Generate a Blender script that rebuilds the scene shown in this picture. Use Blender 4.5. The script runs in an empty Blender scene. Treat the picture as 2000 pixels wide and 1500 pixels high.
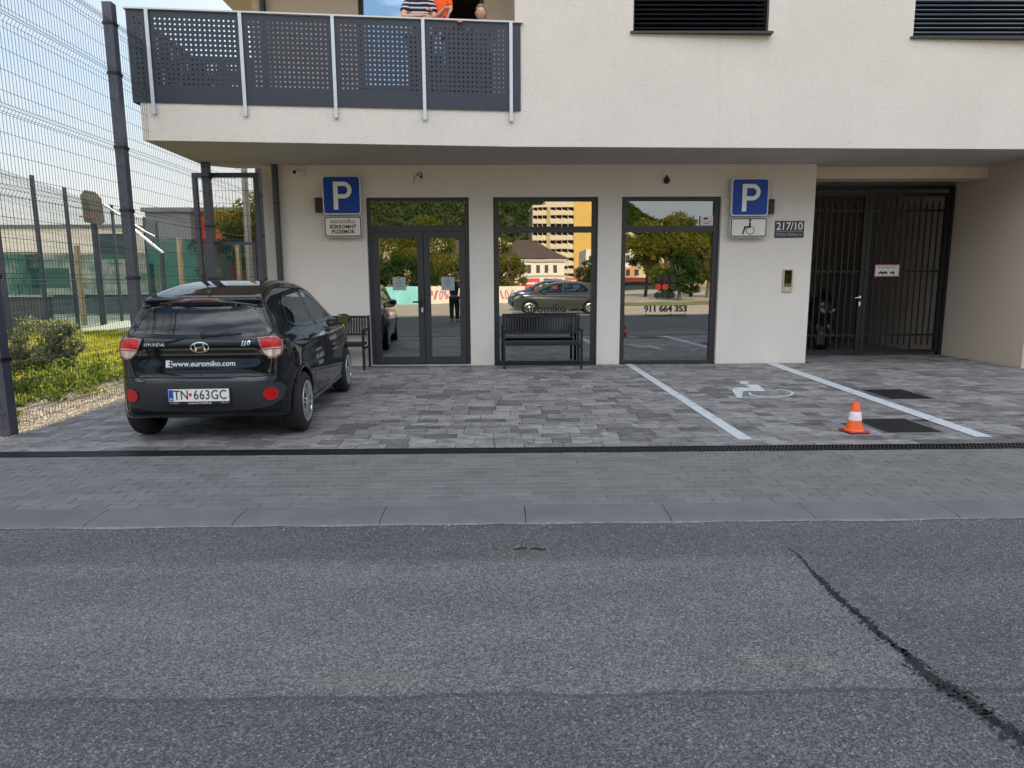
import bpy, bmesh, math, random
import numpy as np
from mathutils import Vector, Matrix
C = bpy.context.scene
COL = C.collection
random.seed(7); rng = np.random.default_rng(7)
R = math.radians
# ------------------------------------------------------------------ camera
F_PX, PITCH, YAW, ROLL, CH = 1311.07, .152008, .0149138, -.00519248, 1.45
cy, sy, cp, sp = math.cos(YAW), math.sin(YAW), math.cos(PITCH), math.sin(PITCH)
_f = Vector((sy*cp, cy*cp, -sp)); _r = Vector((cy, -sy, 0)); _u = _r.cross(_f)
_rt = _r*math.cos(ROLL)+_u*math.sin(ROLL); _up = _u*math.cos(ROLL)-_r*math.sin(ROLL)
cam = bpy.data.cameras.new('camera'); camo = bpy.data.objects.new('camera', cam); COL.objects.link(camo)
cam.sensor_width = 36; cam.sensor_fit = 'HORIZONTAL'; cam.lens = F_PX/2000*36
cam.clip_start = .05; cam.clip_end = 3000
M = Matrix((_rt, _up, -_f)).transposed().to_4x4(); M.translation = Vector((0, 0, CH)); camo.matrix_world = M
C.camera = camo
def at(u, v, Y=None, X=None, Z=None):        # survey helper: photo pixel -> point on a real plane
    d = _f+_rt*((u-1000)/F_PX)+_up*((750-v)/F_PX)
    t = Y/d.y if Y is not None else (X/d.x if X is not None else (Z-CH)/d.z)
    return Vector((0, 0, CH))+d*t
# ------------------------------------------------------------------ sky + sun
SUN_EL, SUN_AZ = 26.0, -4.0       # azimuth from +Y towards +X
w = bpy.data.worlds.new('World'); C.world = w; w.use_nodes = True
nt = w.node_tree; nt.nodes.clear()
out = nt.nodes.new('ShaderNodeOutputWorld'); bg = nt.nodes.new('ShaderNodeBackground')
sky = nt.nodes.new('ShaderNodeTexSky'); sky.sky_type = 'NISHITA'; sky.sun_disc = False
sky.sun_elevation = R(SUN_EL); sky.sun_rotation = R(SUN_AZ); sky.air_density = 1.0; sky.dust_density = 1.2; sky.ozone_density = 1.6
tc = nt.nodes.new('ShaderNodeTexCoord'); mp = nt.nodes.new('ShaderNodeMapping'); mp.inputs['Scale'].default_value = (1, 1, 3.2)
nz = nt.nodes.new('ShaderNodeTexNoise'); nz.inputs['Scale'].default_value = 2.3; nz.inputs['Detail'].default_value = 7; nz.inputs['Roughness'].default_value = .6
cr = nt.nodes.new('ShaderNodeValToRGB'); cr.color_ramp.elements[0].position = .46; cr.color_ramp.elements[1].position = .72
cr.color_ramp.elements[1].color = (.75, .75, .75, 1)
mx = nt.nodes.new('ShaderNodeMixRGB'); mx.inputs['Color2'].default_value = (3.3, 3.35, 3.4, 1)
nt.links.new(tc.outputs['Generated'], mp.inputs['Vector']); nt.links.new(mp.outputs[0], nz.inputs['Vector'])
nt.links.new(nz.outputs['Fac'], cr.inputs['Fac']); nt.links.new(cr.outputs['Color'], mx.inputs['Fac'])
gm = nt.nodes.new('ShaderNodeGamma'); gm.inputs['Gamma'].default_value = .42      # soft compression of the glare round the sun
ml = nt.nodes.new('ShaderNodeMixRGB'); ml.blend_type = 'MULTIPLY'; ml.inputs['Fac'].default_value = 1; ml.inputs['Color2'].default_value = (1.08, 1.32, 1.52, 1)
nt.links.new(sky.outputs[0], gm.inputs['Color']); nt.links.new(gm.outputs[0], ml.inputs['Color1']); nt.links.new(ml.outputs[0], mx.inputs['Color1']); # pale warm haze band above the horizon
hz_ = nt.nodes.new('ShaderNodeMapRange'); hz_.interpolation_type = 'SMOOTHSTEP'; sx0 = nt.nodes.new('ShaderNodeSeparateXYZ'); nt.links.new(tc.outputs['Generated'], sx0.inputs[0])
hz_.inputs['From Min'].default_value = .30; hz_.inputs['From Max'].default_value = .02; hz_.inputs['To Max'].default_value = .75; nt.links.new(sx0.outputs['Z'], hz_.inputs['Value'])
mh = nt.nodes.new('ShaderNodeMixRGB'); mh.inputs['Color2'].default_value = (3.55, 3.3, 2.95, 1); nt.links.new(hz_.outputs[0], mh.inputs['Fac']); nt.links.new(mx.outputs[0], mh.inputs['Color1'])
# added out-of-view cloud bank opposite the sun, brightens ambient light in the shade
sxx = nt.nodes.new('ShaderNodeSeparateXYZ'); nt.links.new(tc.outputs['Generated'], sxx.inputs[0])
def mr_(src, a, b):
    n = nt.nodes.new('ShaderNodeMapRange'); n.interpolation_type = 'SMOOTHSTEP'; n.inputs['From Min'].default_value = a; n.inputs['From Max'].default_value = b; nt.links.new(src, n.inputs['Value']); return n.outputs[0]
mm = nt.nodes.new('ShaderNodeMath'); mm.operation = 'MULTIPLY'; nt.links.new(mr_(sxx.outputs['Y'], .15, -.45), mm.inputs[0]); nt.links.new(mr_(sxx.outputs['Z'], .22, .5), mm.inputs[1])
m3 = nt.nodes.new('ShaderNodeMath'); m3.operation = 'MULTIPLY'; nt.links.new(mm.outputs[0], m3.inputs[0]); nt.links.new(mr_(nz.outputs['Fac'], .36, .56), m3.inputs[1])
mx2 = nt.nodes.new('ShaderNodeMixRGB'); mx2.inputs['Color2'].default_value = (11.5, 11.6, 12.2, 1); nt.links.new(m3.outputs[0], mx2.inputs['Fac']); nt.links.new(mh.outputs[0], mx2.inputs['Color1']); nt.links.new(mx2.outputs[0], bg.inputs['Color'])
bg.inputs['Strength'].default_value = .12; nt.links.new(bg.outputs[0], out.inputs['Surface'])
sl = bpy.data.lights.new('sun', 'SUN'); sl.energy = 5.0; sl.angle = R(.53); sl.color = (1, .83, .62)
so = bpy.data.objects.new('sun', sl); COL.objects.link(so)
sd = Vector((math.sin(R(SUN_AZ))*math.cos(R(SUN_EL)), math.cos(R(SUN_AZ))*math.cos(R(SUN_EL)), math.sin(R(SUN_EL))))
so.rotation_euler = sd.to_track_quat('Z', 'Y').to_euler(); so.location = (0, 30, 30)
C.view_settings.view_transform = 'Standard'; C.view_settings.look = 'None'
C.view_settings.exposure = 1.2; C.view_settings.gamma = 1; C.view_settings.use_curve_mapping = False
C.cycles.max_bounces = 8; C.cycles.transparent_max_bounces = 16; C.cycles.caustics_reflective = False; C.cycles.caustics_refractive = False
# ------------------------------------------------------------------ materials
def newmat(name):
    m = bpy.data.materials.new(name); m.use_nodes = True
    return m, m.node_tree, m.node_tree.nodes['Principled BSDF']
def rgb(c): return (c[0], c[1], c[2], 1)
def mat(name, col, rough=.6, metal=0, var=.0, vs=4., bump=0., bs=80., spec=.5, coat=0., emit=None, detail=6, attr=False):
    m, t, b = newmat(name); b.inputs['Roughness'].default_value = rough; b.inputs['Metallic'].default_value = metal
    b.inputs['Specular IOR Level'].default_value = spec; b.inputs['Coat Weight'].default_value = coat; b.inputs['Coat Roughness'].default_value = .03
    b.inputs['Base Color'].default_value = rgb(col)
    co = t.nodes.new('ShaderNodeTexCoord')
    if var > 0 or attr:
        n = t.nodes.new('ShaderNodeTexNoise'); n.inputs['Scale'].default_value = vs; n.inputs['Detail'].default_value = detail
        n.inputs['Roughness'].default_value = .6
        t.links.new(co.outputs['Object'], n.inputs['Vector'])
        r = t.nodes.new('ShaderNodeMapRange'); r.inputs['From Min'].default_value = .25; r.inputs['From Max'].default_value = .75
        r.inputs['To Min'].default_value = 1-var; r.inputs['To Max'].default_value = 1+var
        t.links.new(n.outputs['Fac'], r.inputs['Value'])
        v = t.nodes.new('ShaderNodeMixRGB'); v.blend_type = 'MULTIPLY'; v.inputs['Fac'].default_value = 1; v.inputs['Color1'].default_value = rgb(col)
        if attr:
            a = t.nodes.new('ShaderNodeAttribute'); a.attribute_name = 'Col'; t.links.new(a.outputs['Color'], v.inputs['Color1'])
        t.links.new(r.outputs[0], v.inputs['Color2']); t.links.new(v.outputs[0], b.inputs['Base Color'])
    if bump > 0:
        n2 = t.nodes.new('ShaderNodeTexNoise'); n2.inputs['Scale'].default_value = bs; n2.inputs['Detail'].default_value = 4
        t.links.new(co.outputs['Object'], n2.inputs['Vector'])
        bp = t.nodes.new('ShaderNodeBump'); bp.inputs['Strength'].default_value = bump; bp.inputs['Distance'].default_value = .01
        t.links.new(n2.outputs['Fac'], bp.inputs['Height']); t.links.new(bp.outputs[0], b.inputs['Normal'])
    if emit: b.inputs['Emission Color'].default_value = rgb(emit[0]); b.inputs['Emission Strength'].default_value = emit[1]
    return m
def glassmat(name, tint=(.55, .6, .6), refl=.4, rough=.0, gcol=(.92, .95, .97), wav=0.):
    m = bpy.data.materials.new(name); m.use_nodes = True; t = m.node_tree; t.nodes.clear()
    o = t.nodes.new('ShaderNodeOutputMaterial'); mi = t.nodes.new('ShaderNodeMixShader')
    tr = t.nodes.new('ShaderNodeBsdfTransparent'); gl = t.nodes.new('ShaderNodeBsdfGlossy')
    tr.inputs['Color'].default_value = rgb(tint); gl.inputs['Roughness'].default_value = rough; gl.inputs['Color'].default_value = rgb(gcol)
    fr = t.nodes.new('ShaderNodeFresnel'); fr.inputs['IOR'].default_value = 1.5
    r = t.nodes.new('ShaderNodeMapRange'); r.inputs['From Min'].default_value = .04; r.inputs['To Min'].default_value = refl; r.inputs['To Max'].default_value = 1.0
    t.links.new(fr.outputs[0], r.inputs['Value']); t.links.new(r.outputs[0], mi.inputs['Fac'])
    t.links.new(tr.outputs[0], mi.inputs[1]); t.links.new(gl.outputs[0], mi.inputs[2]); t.links.new(mi.outputs[0], o.inputs['Surface'])
    if wav > 0:
        co = t.nodes.new('ShaderNodeTexCoord'); n2 = t.nodes.new('ShaderNodeTexNoise'); n2.inputs['Scale'].default_value = 1.6; n2.inputs['Detail'].default_value = 1
        bp = t.nodes.new('ShaderNodeBump'); bp.inputs['Strength'].default_value = wav; bp.inputs['Distance'].default_value = .01
        t.links.new(co.outputs['Object'], n2.inputs['Vector']); t.links.new(n2.outputs['Fac'], bp.inputs['Height']); t.links.new(bp.outputs[0], gl.inputs['Normal'])
    return m
def leafmat(name, cols, trans=.35):
    m = bpy.data.materials.new(name); m.use_nodes = True; t = m.node_tree; t.nodes.clear()
    o = t.nodes.new('ShaderNodeOutputMaterial'); mi = t.nodes.new('ShaderNodeMixShader'); mi.inputs['Fac'].default_value = trans
    d = t.nodes.new('ShaderNodeBsdfDiffuse'); tl = t.nodes.new('ShaderNodeBsdfTranslucent')
    co = t.nodes.new('ShaderNodeTexCoord'); n = t.nodes.new('ShaderNodeTexNoise'); n.inputs['Scale'].default_value = 3.1; n.inputs['Detail'].default_value = 8; n.inputs['Roughness'].default_value = .8
    cr = t.nodes.new('ShaderNodeValToRGB')
    cr.color_ramp.elements[0].position = .33; cr.color_ramp.elements[1].position = .68
    cr.color_ramp.elements[0].color = rgb(cols[0]); cr.color_ramp.elements[1].color = rgb(cols[-1])
    if len(cols) > 2:
        e = cr.color_ramp.elements.new(.5); e.color = rgb(cols[1])
    t.links.new(co.outputs['Object'], n.inputs['Vector']); t.links.new(n.outputs['Fac'], cr.inputs['Fac'])
    t.links.new(cr.outputs[0], d.inputs['Color']); t.links.new(cr.outputs[0], tl.inputs['Color'])
    t.links.new(d.outputs[0], mi.inputs[1]); t.links.new(tl.outputs[0], mi.inputs[2]); t.links.new(mi.outputs[0], o.inputs['Surface'])
    return m
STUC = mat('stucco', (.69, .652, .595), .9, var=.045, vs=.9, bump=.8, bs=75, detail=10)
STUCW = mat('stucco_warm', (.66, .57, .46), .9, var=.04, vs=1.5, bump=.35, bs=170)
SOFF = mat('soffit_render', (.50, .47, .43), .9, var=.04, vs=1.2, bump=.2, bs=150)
FRAME = mat('window_frame_anthracite', (.028, .030, .034), .45, var=.08, vs=30)
METB = mat('black_powder_coat', (.006, .0065, .008), .5, var=.2, vs=20, bump=.05, bs=300)
ANTH = mat('anthracite_panel', (.026, .032, .050), .42, var=.06, vs=3)
STEEL = mat('galvanised_steel', (.55, .60, .64), .42, .35, var=.1, vs=25)
POSTM = mat('fence_post_paint', (.065, .070, .095), .33, var=.15, vs=12)
WIRE = mat('fence_wire', (.035, .055, .055), .85, spec=.1)
WIREG = mat('fence_wire_green', (.02, .07, .05), .85, spec=.1)
GLASS = glassmat('window_glass', refl=.30, tint=(.5, .55, .55), wav=.05)
GLASSUP = glassmat('upper_window_glass', refl=.55, tint=(.4, .45, .5))
CARGLASS = glassmat('car_glass', refl=.07, tint=(.80, .86, .87))
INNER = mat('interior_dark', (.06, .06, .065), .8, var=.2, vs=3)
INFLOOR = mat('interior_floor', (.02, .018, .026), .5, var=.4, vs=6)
WHITE = mat('white_paint', (.75, .76, .76), .5, var=.04, vs=15)
BLACK = mat('matt_black', (.01, .01, .01), .7)
RUBBER = mat('rubber', (.013, .013, .014), .85, var=.3, vs=40, bump=.2, bs=120)
# ------------------------------------------------------------------ mesh helpers
class MB:
    def __init__(s): s.v = []; s.f = []
    def add(s, vs, fs):
        o = len(s.v); s.v += [tuple(p) for p in vs]; s.f += [tuple(i+o for i in f) for f in fs]; return s
    def box(s, x0, x1, y0, y1, z0, z1):
        return s.add([(x0, y0, z0), (x1, y0, z0), (x1, y1, z0), (x0, y1, z0), (x0, y0, z1), (x1, y0, z1), (x1, y1, z1), (x0, y1, z1)],
                     [(0, 3, 2, 1), (4, 5, 6, 7), (0, 1, 5, 4), (1, 2, 6, 5), (2, 3, 7, 6), (3, 0, 4, 7)])
    def bar(s, a, b, w, h=None, up=(0, 0, 1)):           # rectangular bar from a to b
        a, b = Vector(a), Vector(b); h = h or w; d = (b-a).normalized(); up = Vector(up)
        if abs(d.dot(up)) > .99: up = Vector((1, 0, 0))
        x = d.cross(up).normalized()*w/2; y = x.cross(d).normalized()*h/2
        vs = [a-x-y, a+x-y, a+x+y, a-x+y, b-x-y, b+x-y, b+x+y, b-x+y]
        return s.add(vs, [(0, 3, 2, 1), (4, 5, 6, 7), (0, 1, 5, 4), (1, 2, 6, 5), (2, 3, 7, 6), (3, 0, 4, 7)])
    def tube(s, pts, rs, n=10, cap=True):
        pts = [Vector(p) for p in pts]
        if not isinstance(rs, (list, tuple)): rs = [rs]*len(pts)
        vs = []; fs = []; ref = None
        for i, p in enumerate(pts):
            d = (pts[min(i+1, len(pts)-1)]-pts[max(i-1, 0)]).normalized()
            if ref is None: ref = Vector((1, 0, 0)) if abs(d.x) < .9 else Vector((0, 1, 0))
            x = (ref-d*ref.dot(d)).normalized(); ref = x; y = d.cross(x)
            for k in range(n):
                a = 2*math.pi*k/n; vs.append(p+(x*math.cos(a)+y*math.sin(a))*rs[i])
        for i in range(len(pts)-1):
            for k in range(n):
                k2 = (k+1) % n; fs.append((i*n+k, i*n+k2, (i+1)*n+k2, (i+1)*n+k))
        if cap: fs.append(tuple(range(n-1, -1, -1))); fs.append(tuple((len(pts)-1)*n+k for k in range(n)))
        return s.add(vs, fs)
    def lathe(s, prof, c=(0, 0, 0), axis='z', n=24, a0=0, a1=2*math.pi):
        vs = []; full = abs(a1-a0-2*math.pi) < 1e-6; m = n if full else n+1
        for (r, h) in prof:
            for k in range(m):
                a = a0+(a1-a0)*k/n; p = (r*math.cos(a), r*math.sin(a), h)
                if axis == 'y': p = (p[0], p[2], p[1])
                if axis == 'x': p = (p[2], p[0], p[1])
                vs.append((p[0]+c[0], p[1]+c[1], p[2]+c[2]))
        fs = []
        for i in range(len(prof)-1):
            for k in range(n):
                k2 = (k+1) % m; fs.append((i*m+k, i*m+k2, (i+1)*m+k2, (i+1)*m+k))
        return s.add(vs, fs)
    def prism(s, poly, d0, d1, plane='xy'):               # polygon extruded along the third axis
        f = {'xy': lambda a, b, d: (a, b, d), 'xz': lambda a, b, d: (a, d, b), 'yz': lambda a, b, d: (d, a, b)}[plane]
        n = len(poly); vs = [f(a, b, d0) for a, b in poly]+[f(a, b, d1) for a, b in poly]
        return s.add(vs, [tuple(range(n-1, -1, -1)), tuple(range(n, 2*n))]+[(i, (i+1) % n, n+(i+1) % n, n+i) for i in range(n)])
    def grid(s, fn, nu, nv):
        vs = [fn(i/nu, j/nv) for j in range(nv+1) for i in range(nu+1)]
        return s.add(vs, [(j*(nu+1)+i, j*(nu+1)+i+1, (j+1)*(nu+1)+i+1, (j+1)*(nu+1)+i) for j in range(nv) for i in range(nu)])
    def frame(s, x0, x1, z0, z1, w, y0, y1, ws=None):     # rectangular frame in the XZ plane, sides butted
        ws = ws or (w, w, w, w)   # left right bottom top
        s.box(x0, x0+ws[0], y0, y1, z0, z1); s.box(x1-ws[1], x1, y0, y1, z0, z1)
        if ws[2] > 0: s.box(x0+ws[0], x1-ws[1], y0, y1, z0, z0+ws[2])
        s.box(x0+ws[0], x1-ws[1], y0, y1, z1-ws[3], z1); return s
def link(name, me, m=None, parent=None, smooth=False, world=True, bevel=0, origin=None):
    if m: me.materials.append(m)
    o = bpy.data.objects.new(name, me); COL.objects.link(o)
    if parent is not None:
        o.parent = parent
        if world:
            bpy.context.view_layer.update()
            me.transform(parent.matrix_world.inverted())
    elif origin is not None:
        me.transform(Matrix.Translation(-Vector(origin))); o.location = origin
    if smooth:
        me.polygons.foreach_set('use_smooth', [True]*len(me.polygons))
        if smooth != 'all':
            me.set_sharp_from_angle(angle=R(38))
    if bevel:
        b = o.modifiers.new('bevel', 'BEVEL'); b.width = bevel; b.segments = 2; b.limit_method = 'ANGLE'; b.angle_limit = R(50)
    return o
def obj(name, mb, m=None, parent=None, **k):
    me = bpy.data.meshes.new(name); me.from_pydata(mb.v, [], mb.f)
    bm = bmesh.new(); bm.from_mesh(me); bmesh.ops.recalc_face_normals(bm, faces=bm.faces); bm.to_mesh(me); bm.free()
    return link(name, me, m, parent, **k)
def tag(o, label=None, cat=None, group=None, kind=None):
    if label: o['label'] = label
    if cat: o['category'] = cat
    if group: o['group'] = group
    if kind: o['kind'] = kind
    return o
def thing(name, label, cat, loc=(0, 0, 0), rz=0, group=None):
    o = bpy.data.objects.new(name, None); COL.objects.link(o); o.location = loc; o.rotation_euler = (0, 0, rz); o.empty_display_size = .2
    bpy.context.view_layer.update()
    return tag(o, label, cat, group)
def struct(name, mb, m, **k): return tag(obj(name, mb, m, **k), kind='structure')
def children(o): return [c for c in bpy.data.objects if c.parent == o]
def dup(o, parent=None):
    c = o.copy(); COL.objects.link(c)
    if parent is not None: c.parent = parent
    for ch in children(o): dup(ch, c)
    return c
def text_mesh(s, size, bold=0.0, align='CENTER', ext=0.0, shear=0., space=1.):
    cu = bpy.data.curves.new('lettering', 'FONT'); cu.body = s; cu.size = size; cu.offset = bold; cu.align_x = align; cu.align_y = 'CENTER'
    cu.extrude = ext; cu.shear = shear; cu.space_character = space; cu.resolution_u = 3
    o = bpy.data.objects.new('lettering', cu); COL.objects.link(o)
    bpy.context.view_layer.update(); dg = bpy.context.evaluated_depsgraph_get()
    me = bpy.data.meshes.new_from_object(o.evaluated_get(dg)); me.materials.clear()
    bpy.data.objects.remove(o); bpy.data.curves.remove(cu)
    return me
def text_mb(s, size, fn, **k):                            # fn maps text (x, y) -> 3D point
    me = text_mesh(s, size, **k); mb = MB()
    mb.add([fn(v.co.x, v.co.y) for v in me.vertices], [tuple(p.vertices) for p in me.polygons]); bpy.data.meshes.remove(me); return mb
def circle(cx, cz, r, n=24, rz=None): return [(cx+r*math.cos(2*math.pi*i/n), cz+(rz or r)*math.sin(2*math.pi*i/n)) for i in range(n)]
def rrect(x0, x1, z0, z1, r, n=5):
    p = []
    for cx, cz, a in ((x1-r, z1-r, 0), (x0+r, z1-r, 90), (x0+r, z0+r, 180), (x1-r, z0+r, 270)):
        p += [(cx+r*math.cos(R(a+90*i/n)), cz+r*math.sin(R(a+90*i/n))) for i in range(n+1)]
    return p
def leaves(name, pts, size, m, parent=None, aspect=.6, droop=0., **k):
    P = np.asarray(pts, float); n = len(P)
    a = rng.normal(size=(n, 3)); a /= np.linalg.norm(a, axis=1)[:, None]
    if droop: a[:, 2] -= droop; a /= np.linalg.norm(a, axis=1)[:, None]
    b = np.cross(a, rng.normal(size=(n, 3))); b /= np.linalg.norm(b, axis=1)[:, None]
    s = size*(.6+.8*rng.random(n))[:, None]; a = a*s; b = b*s*aspect
    V = np.stack([P-a, P+b*.5, P+a, P-b*.5], 1).reshape(-1, 3)
    me = bpy.data.meshes.new(name); me.vertices.add(4*n); me.vertices.foreach_set('co', V.ravel())
    me.loops.add(4*n); me.loops.foreach_set('vertex_index', np.arange(4*n)); me.polygons.add(n)
    me.polygons.foreach_set('loop_start', np.arange(n)*4); me.polygons.foreach_set('loop_total', np.full(n, 4)); me.update(calc_edges=True)
    return link(name, me, m, parent, **k)
# ================================================================== GROUND
D = 11.645
GR = mat('ground_dry', (.30, .26, .19), .95, var=.25, vs=.15, bump=.3, bs=8)
struct('ground', MB().box(-600, 600, -600, 600, -.5, -.035), GR)
# asphalt road with bands, patches and speckle
def asphalt():
    m, t, b = newmat('asphalt'); b.inputs['Roughness'].default_value = .78; b.inputs['Specular IOR Level'].default_value = .35
    N = t.nodes.new; L = t.links.new
    co = N('ShaderNodeTexCoord'); sx = N('ShaderNodeSeparateXYZ'); L(co.outputs['Object'], sx.inputs[0])
    wob = N('ShaderNodeTexNoise'); wob.inputs['Scale'].default_value = 2.5; wob.inputs['Detail'].default_value = 6; L(co.outputs['Object'], wob.inputs['Vector'])
    def math_(op, a, bb=None, c=None):
        n = N('ShaderNodeMath'); n.operation = op
        for i, x in enumerate((a, bb, c)):
            if x is None: continue
            if isinstance(x, (int, float)): n.inputs[i].default_value = x
            else: L(x, n.inputs[i])
        return n.outputs[0]
    wv = math_('MULTIPLY_ADD', wob.outputs['Fac'], .06, -.03)
    yy = math_('ADD', sx.outputs['Y'], wv); xx = math_('ADD', sx.outputs['X'], wv)
    def step(v, e, wd):
        n = N('ShaderNodeMapRange'); n.interpolation_type = 'SMOOTHSTEP'; n.inputs['From Min'].default_value = e-wd; n.inputs['From Max'].default_value = e+wd; L(v, n.inputs['Value']); return n.outputs[0]
    near = step(yy, 2.22, .03)                       # 1 beyond the near seam
    far = step(math_('ADD', sx.outputs['Y'], math_('MULTIPLY', wv, .5)), 3.40, .07)   # 1 in the kerbside strip
    crx = math_('MULTIPLY_ADD', sx.outputs['Y'], -.0588, 1.764)        # the long crack runs near x = 1.76 - .06 y
    right = step(math_('SUBTRACT', xx, crx), 0., .05)
    st = N('ShaderNodeTexNoise'); st.inputs['Scale'].default_value = .9; st.inputs['Detail'].default_value = 8; st.inputs['Roughness'].default_value = .65
    mpn = N('ShaderNodeMapping'); mpn.inputs['Scale'].default_value = (.45, 1.6, 1); L(co.outputs['Object'], mpn.inputs[0]); L(mpn.outputs[0], st.inputs['Vector'])
    vo = N('ShaderNodeTexVoronoi'); vo.inputs['Scale'].default_value = 150; L(co.outputs['Object'], vo.inputs['Vector'])
    vo2 = N('ShaderNodeTexVoronoi'); vo2.inputs['Scale'].default_value = 210; L(co.outputs['Object'], vo2.inputs['Vector'])
    fn = N('ShaderNodeTexNoise'); fn.inputs['Scale'].default_value = 60; fn.inputs['Detail'].default_value = 8; fn.inputs['Roughness'].default_value = .8; L(co.outputs['Object'], fn.inputs['Vector'])
    def mixc(f, a, bb, mode='MIX'):
        n = N('ShaderNodeMixRGB'); n.blend_type = mode
        for i, x in (('Fac', f), ('Color1', a), ('Color2', bb)):
            if isinstance(x, tuple): n.inputs[i].default_value = rgb(x)
            elif isinstance(x, (int, float)): n.inputs[i].default_value = x
            else: L(x, n.inputs[i])
        return n.outputs[0]
    c = mixc(near, (.092, .095, .101), (.124, .128, .131))
    c = mixc(math_('MULTIPLY', far, .85), c, (.088, .088, .092))
    c = mixc(math_('MULTIPLY', right, .75), c, (.086, .090, .096))
    # broad stains
    sr = N('ShaderNodeMapRange'); sr.inputs['From Min'].default_value = .3; sr.inputs['From Max'].default_value = .7; sr.inputs['To Min'].default_value = .80; sr.inputs['To Max'].default_value = 1.18; L(st.outputs['Fac'], sr.inputs['Value'])
    c = mixc(1., c, sr.outputs[0], 'MULTIPLY')
    # sandy patches along seams
    pn = N('ShaderNodeTexNoise'); pn.inputs['Scale'].default_value = 1.3; pn.inputs['Detail'].default_value = 5; L(co.outputs['Object'], pn.inputs['Vector'])
    pm = step(pn.outputs['Fac'], .66, .05); seamy = math_('COMPARE', sx.outputs['Y'], 2.42, .22)
    c = mixc(math_('MULTIPLY', math_('MULTIPLY', pm, seamy), .5), c, (.22, .20, .16))
    # aggregate: each stone gets its own grey
    sv = N('ShaderNodeSeparateXYZ'); L(vo.outputs['Color'], sv.inputs[0])
    sv2 = N('ShaderNodeSeparateXYZ'); L(vo2.outputs['Color'], sv2.inputs[0])
    g1 = N('ShaderNodeMapRange'); g1.inputs['To Min'].default_value = .62; g1.inputs['To Max'].default_value = 1.75; L(math_('POWER', sv.outputs[0], 1.6), g1.inputs['Value'])
    g2 = N('ShaderNodeMapRange'); g2.inputs['To Min'].default_value = .75; g2.inputs['To Max'].default_value = 1.35; L(sv2.outputs[1], g2.inputs['Value'])
    c = mixc(1., c, g1.outputs[0], 'MULTIPLY'); c = mixc(1., c, g2.outputs[0], 'MULTIPLY')
    g3 = N('ShaderNodeMapRange'); g3.inputs['From Min'].default_value = .3; g3.inputs['From Max'].default_value = .7; g3.inputs['To Min'].default_value = .8; g3.inputs['To Max'].default_value = 1.2; L(fn.outputs['Fac'], g3.inputs['Value'])
    c = mixc(1., c, g3.outputs[0], 'MULTIPLY')
    pit = N('ShaderNodeMapRange'); pit.inputs['From Min'].default_value = .0; pit.inputs['From Max'].default_value = .16; pit.inputs['To Min'].default_value = .35; L(sv2.outputs[2], pit.inputs['Value'])
    c = mixc(1., c, pit.outputs[0], 'MULTIPLY')
    spk = N('ShaderNodeMapRange'); spk.inputs['From Min'].default_value = .965; spk.inputs['From Max'].default_value = .99; L(sv.outputs[1], spk.inputs['Value'])
    c = mixc(math_('MULTIPLY', spk.outputs[0], .7), c, (.34, .34, .33))
    rn = N('ShaderNodeTexNoise'); rn.inputs['Scale'].default_value = .55; rn.inputs['Detail'].default_value = 5; L(co.outputs['Object'], rn.inputs['Vector'])
    c = mixc(math_('MULTIPLY', step(rn.outputs['Fac'], .52, .10), .45), c, mixc(1., c, (1.12, .96, .94), 'MULTIPLY'))
    # dark line and dust along the near seam
    sl1 = math_('COMPARE', yy, 2.215, .012); c = mixc(math_('MULTIPLY', sl1, .45), c, (.04, .04, .042))
    dst = math_('MULTIPLY', math_('COMPARE', yy, 2.30, .075), step(st.outputs['Fac'], .54, .06)); c = mixc(math_('MULTIPLY', dst, .28), c, (.19, .175, .145))
    L(c, b.inputs['Base Color'])
    bp = N('ShaderNodeBump'); bp.inputs['Strength'].default_value = .55; bp.inputs['Distance'].default_value = .006
    L(math_('ADD', vo.outputs['Distance'], math_('MULTIPLY', fn.outputs['Fac'], .6)), bp.inputs['Height']); L(bp.outputs[0], b.inputs['Normal'])
    return m
struct('road', MB().box(-40, 40, -5.2, 3.945, -.3, -.022), asphalt())
# crack in the asphalt: torn tar-filled ribbon
CR = [(1540, 1070, .006), (1562, 1085, .012), (1590, 1120, .016), (1620, 1150, .02), (1650, 1178, .018), (1690, 1210, .02), (1720, 1238, .022), (1750, 1262, .016), (1778, 1282, .02),
      (1800, 1308, .035), (1835, 1335, .045), (1870, 1352, .038), (1900, 1375, .03), (1930, 1398, .024), (1960, 1418, .03), (1990, 1440, .028), (2060, 1500, .03), (2200, 1600, .03)]
cv = []; pts = [at(u, v, Z=-.019) for u, v, _ in CR]
fine = []
for i in range(len(pts)-1):
    for k in range(10):
        f = k/10; fine.append((pts[i].lerp(pts[i+1], f), 0.62*(CR[i][2]*(1-f)+CR[i+1][2]*f)))
mb = MB(); L_ = []; 
for i, (p, wd) in enumerate(fine):
    n = (fine[min(i+1, len(fine)-1)][0]-fine[max(i-1, 0)][0]).cross(Vector((0, 0, 1))).normalized()
    L_.append((p+n*wd*(.45+.9*random.random()), p-n*wd*(.45+.9*random.random())))
for i in range(len(L_)-1):
    a, b_ = L_[i]; c, d = L_[i+1]
    mb.add([a, b_, d, c], [(0, 1, 2, 3)])
for p, wd in fine[20:]:                                # crumbs along the torn edge
    for k in range(5):
        q = p+Vector((random.gauss(0, wd*1.1), random.gauss(0, wd*.8), .0005)); r_ = random.uniform(.003, .012); mb.add([q+Vector((r_*random.uniform(.5, 1)*math.cos(a), r_*random.uniform(.5, 1)*math.sin(a), 0)) for a in (0, 1.2, 2.5, 3.8, 5)], [(0, 1, 2, 3, 4)])
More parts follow.
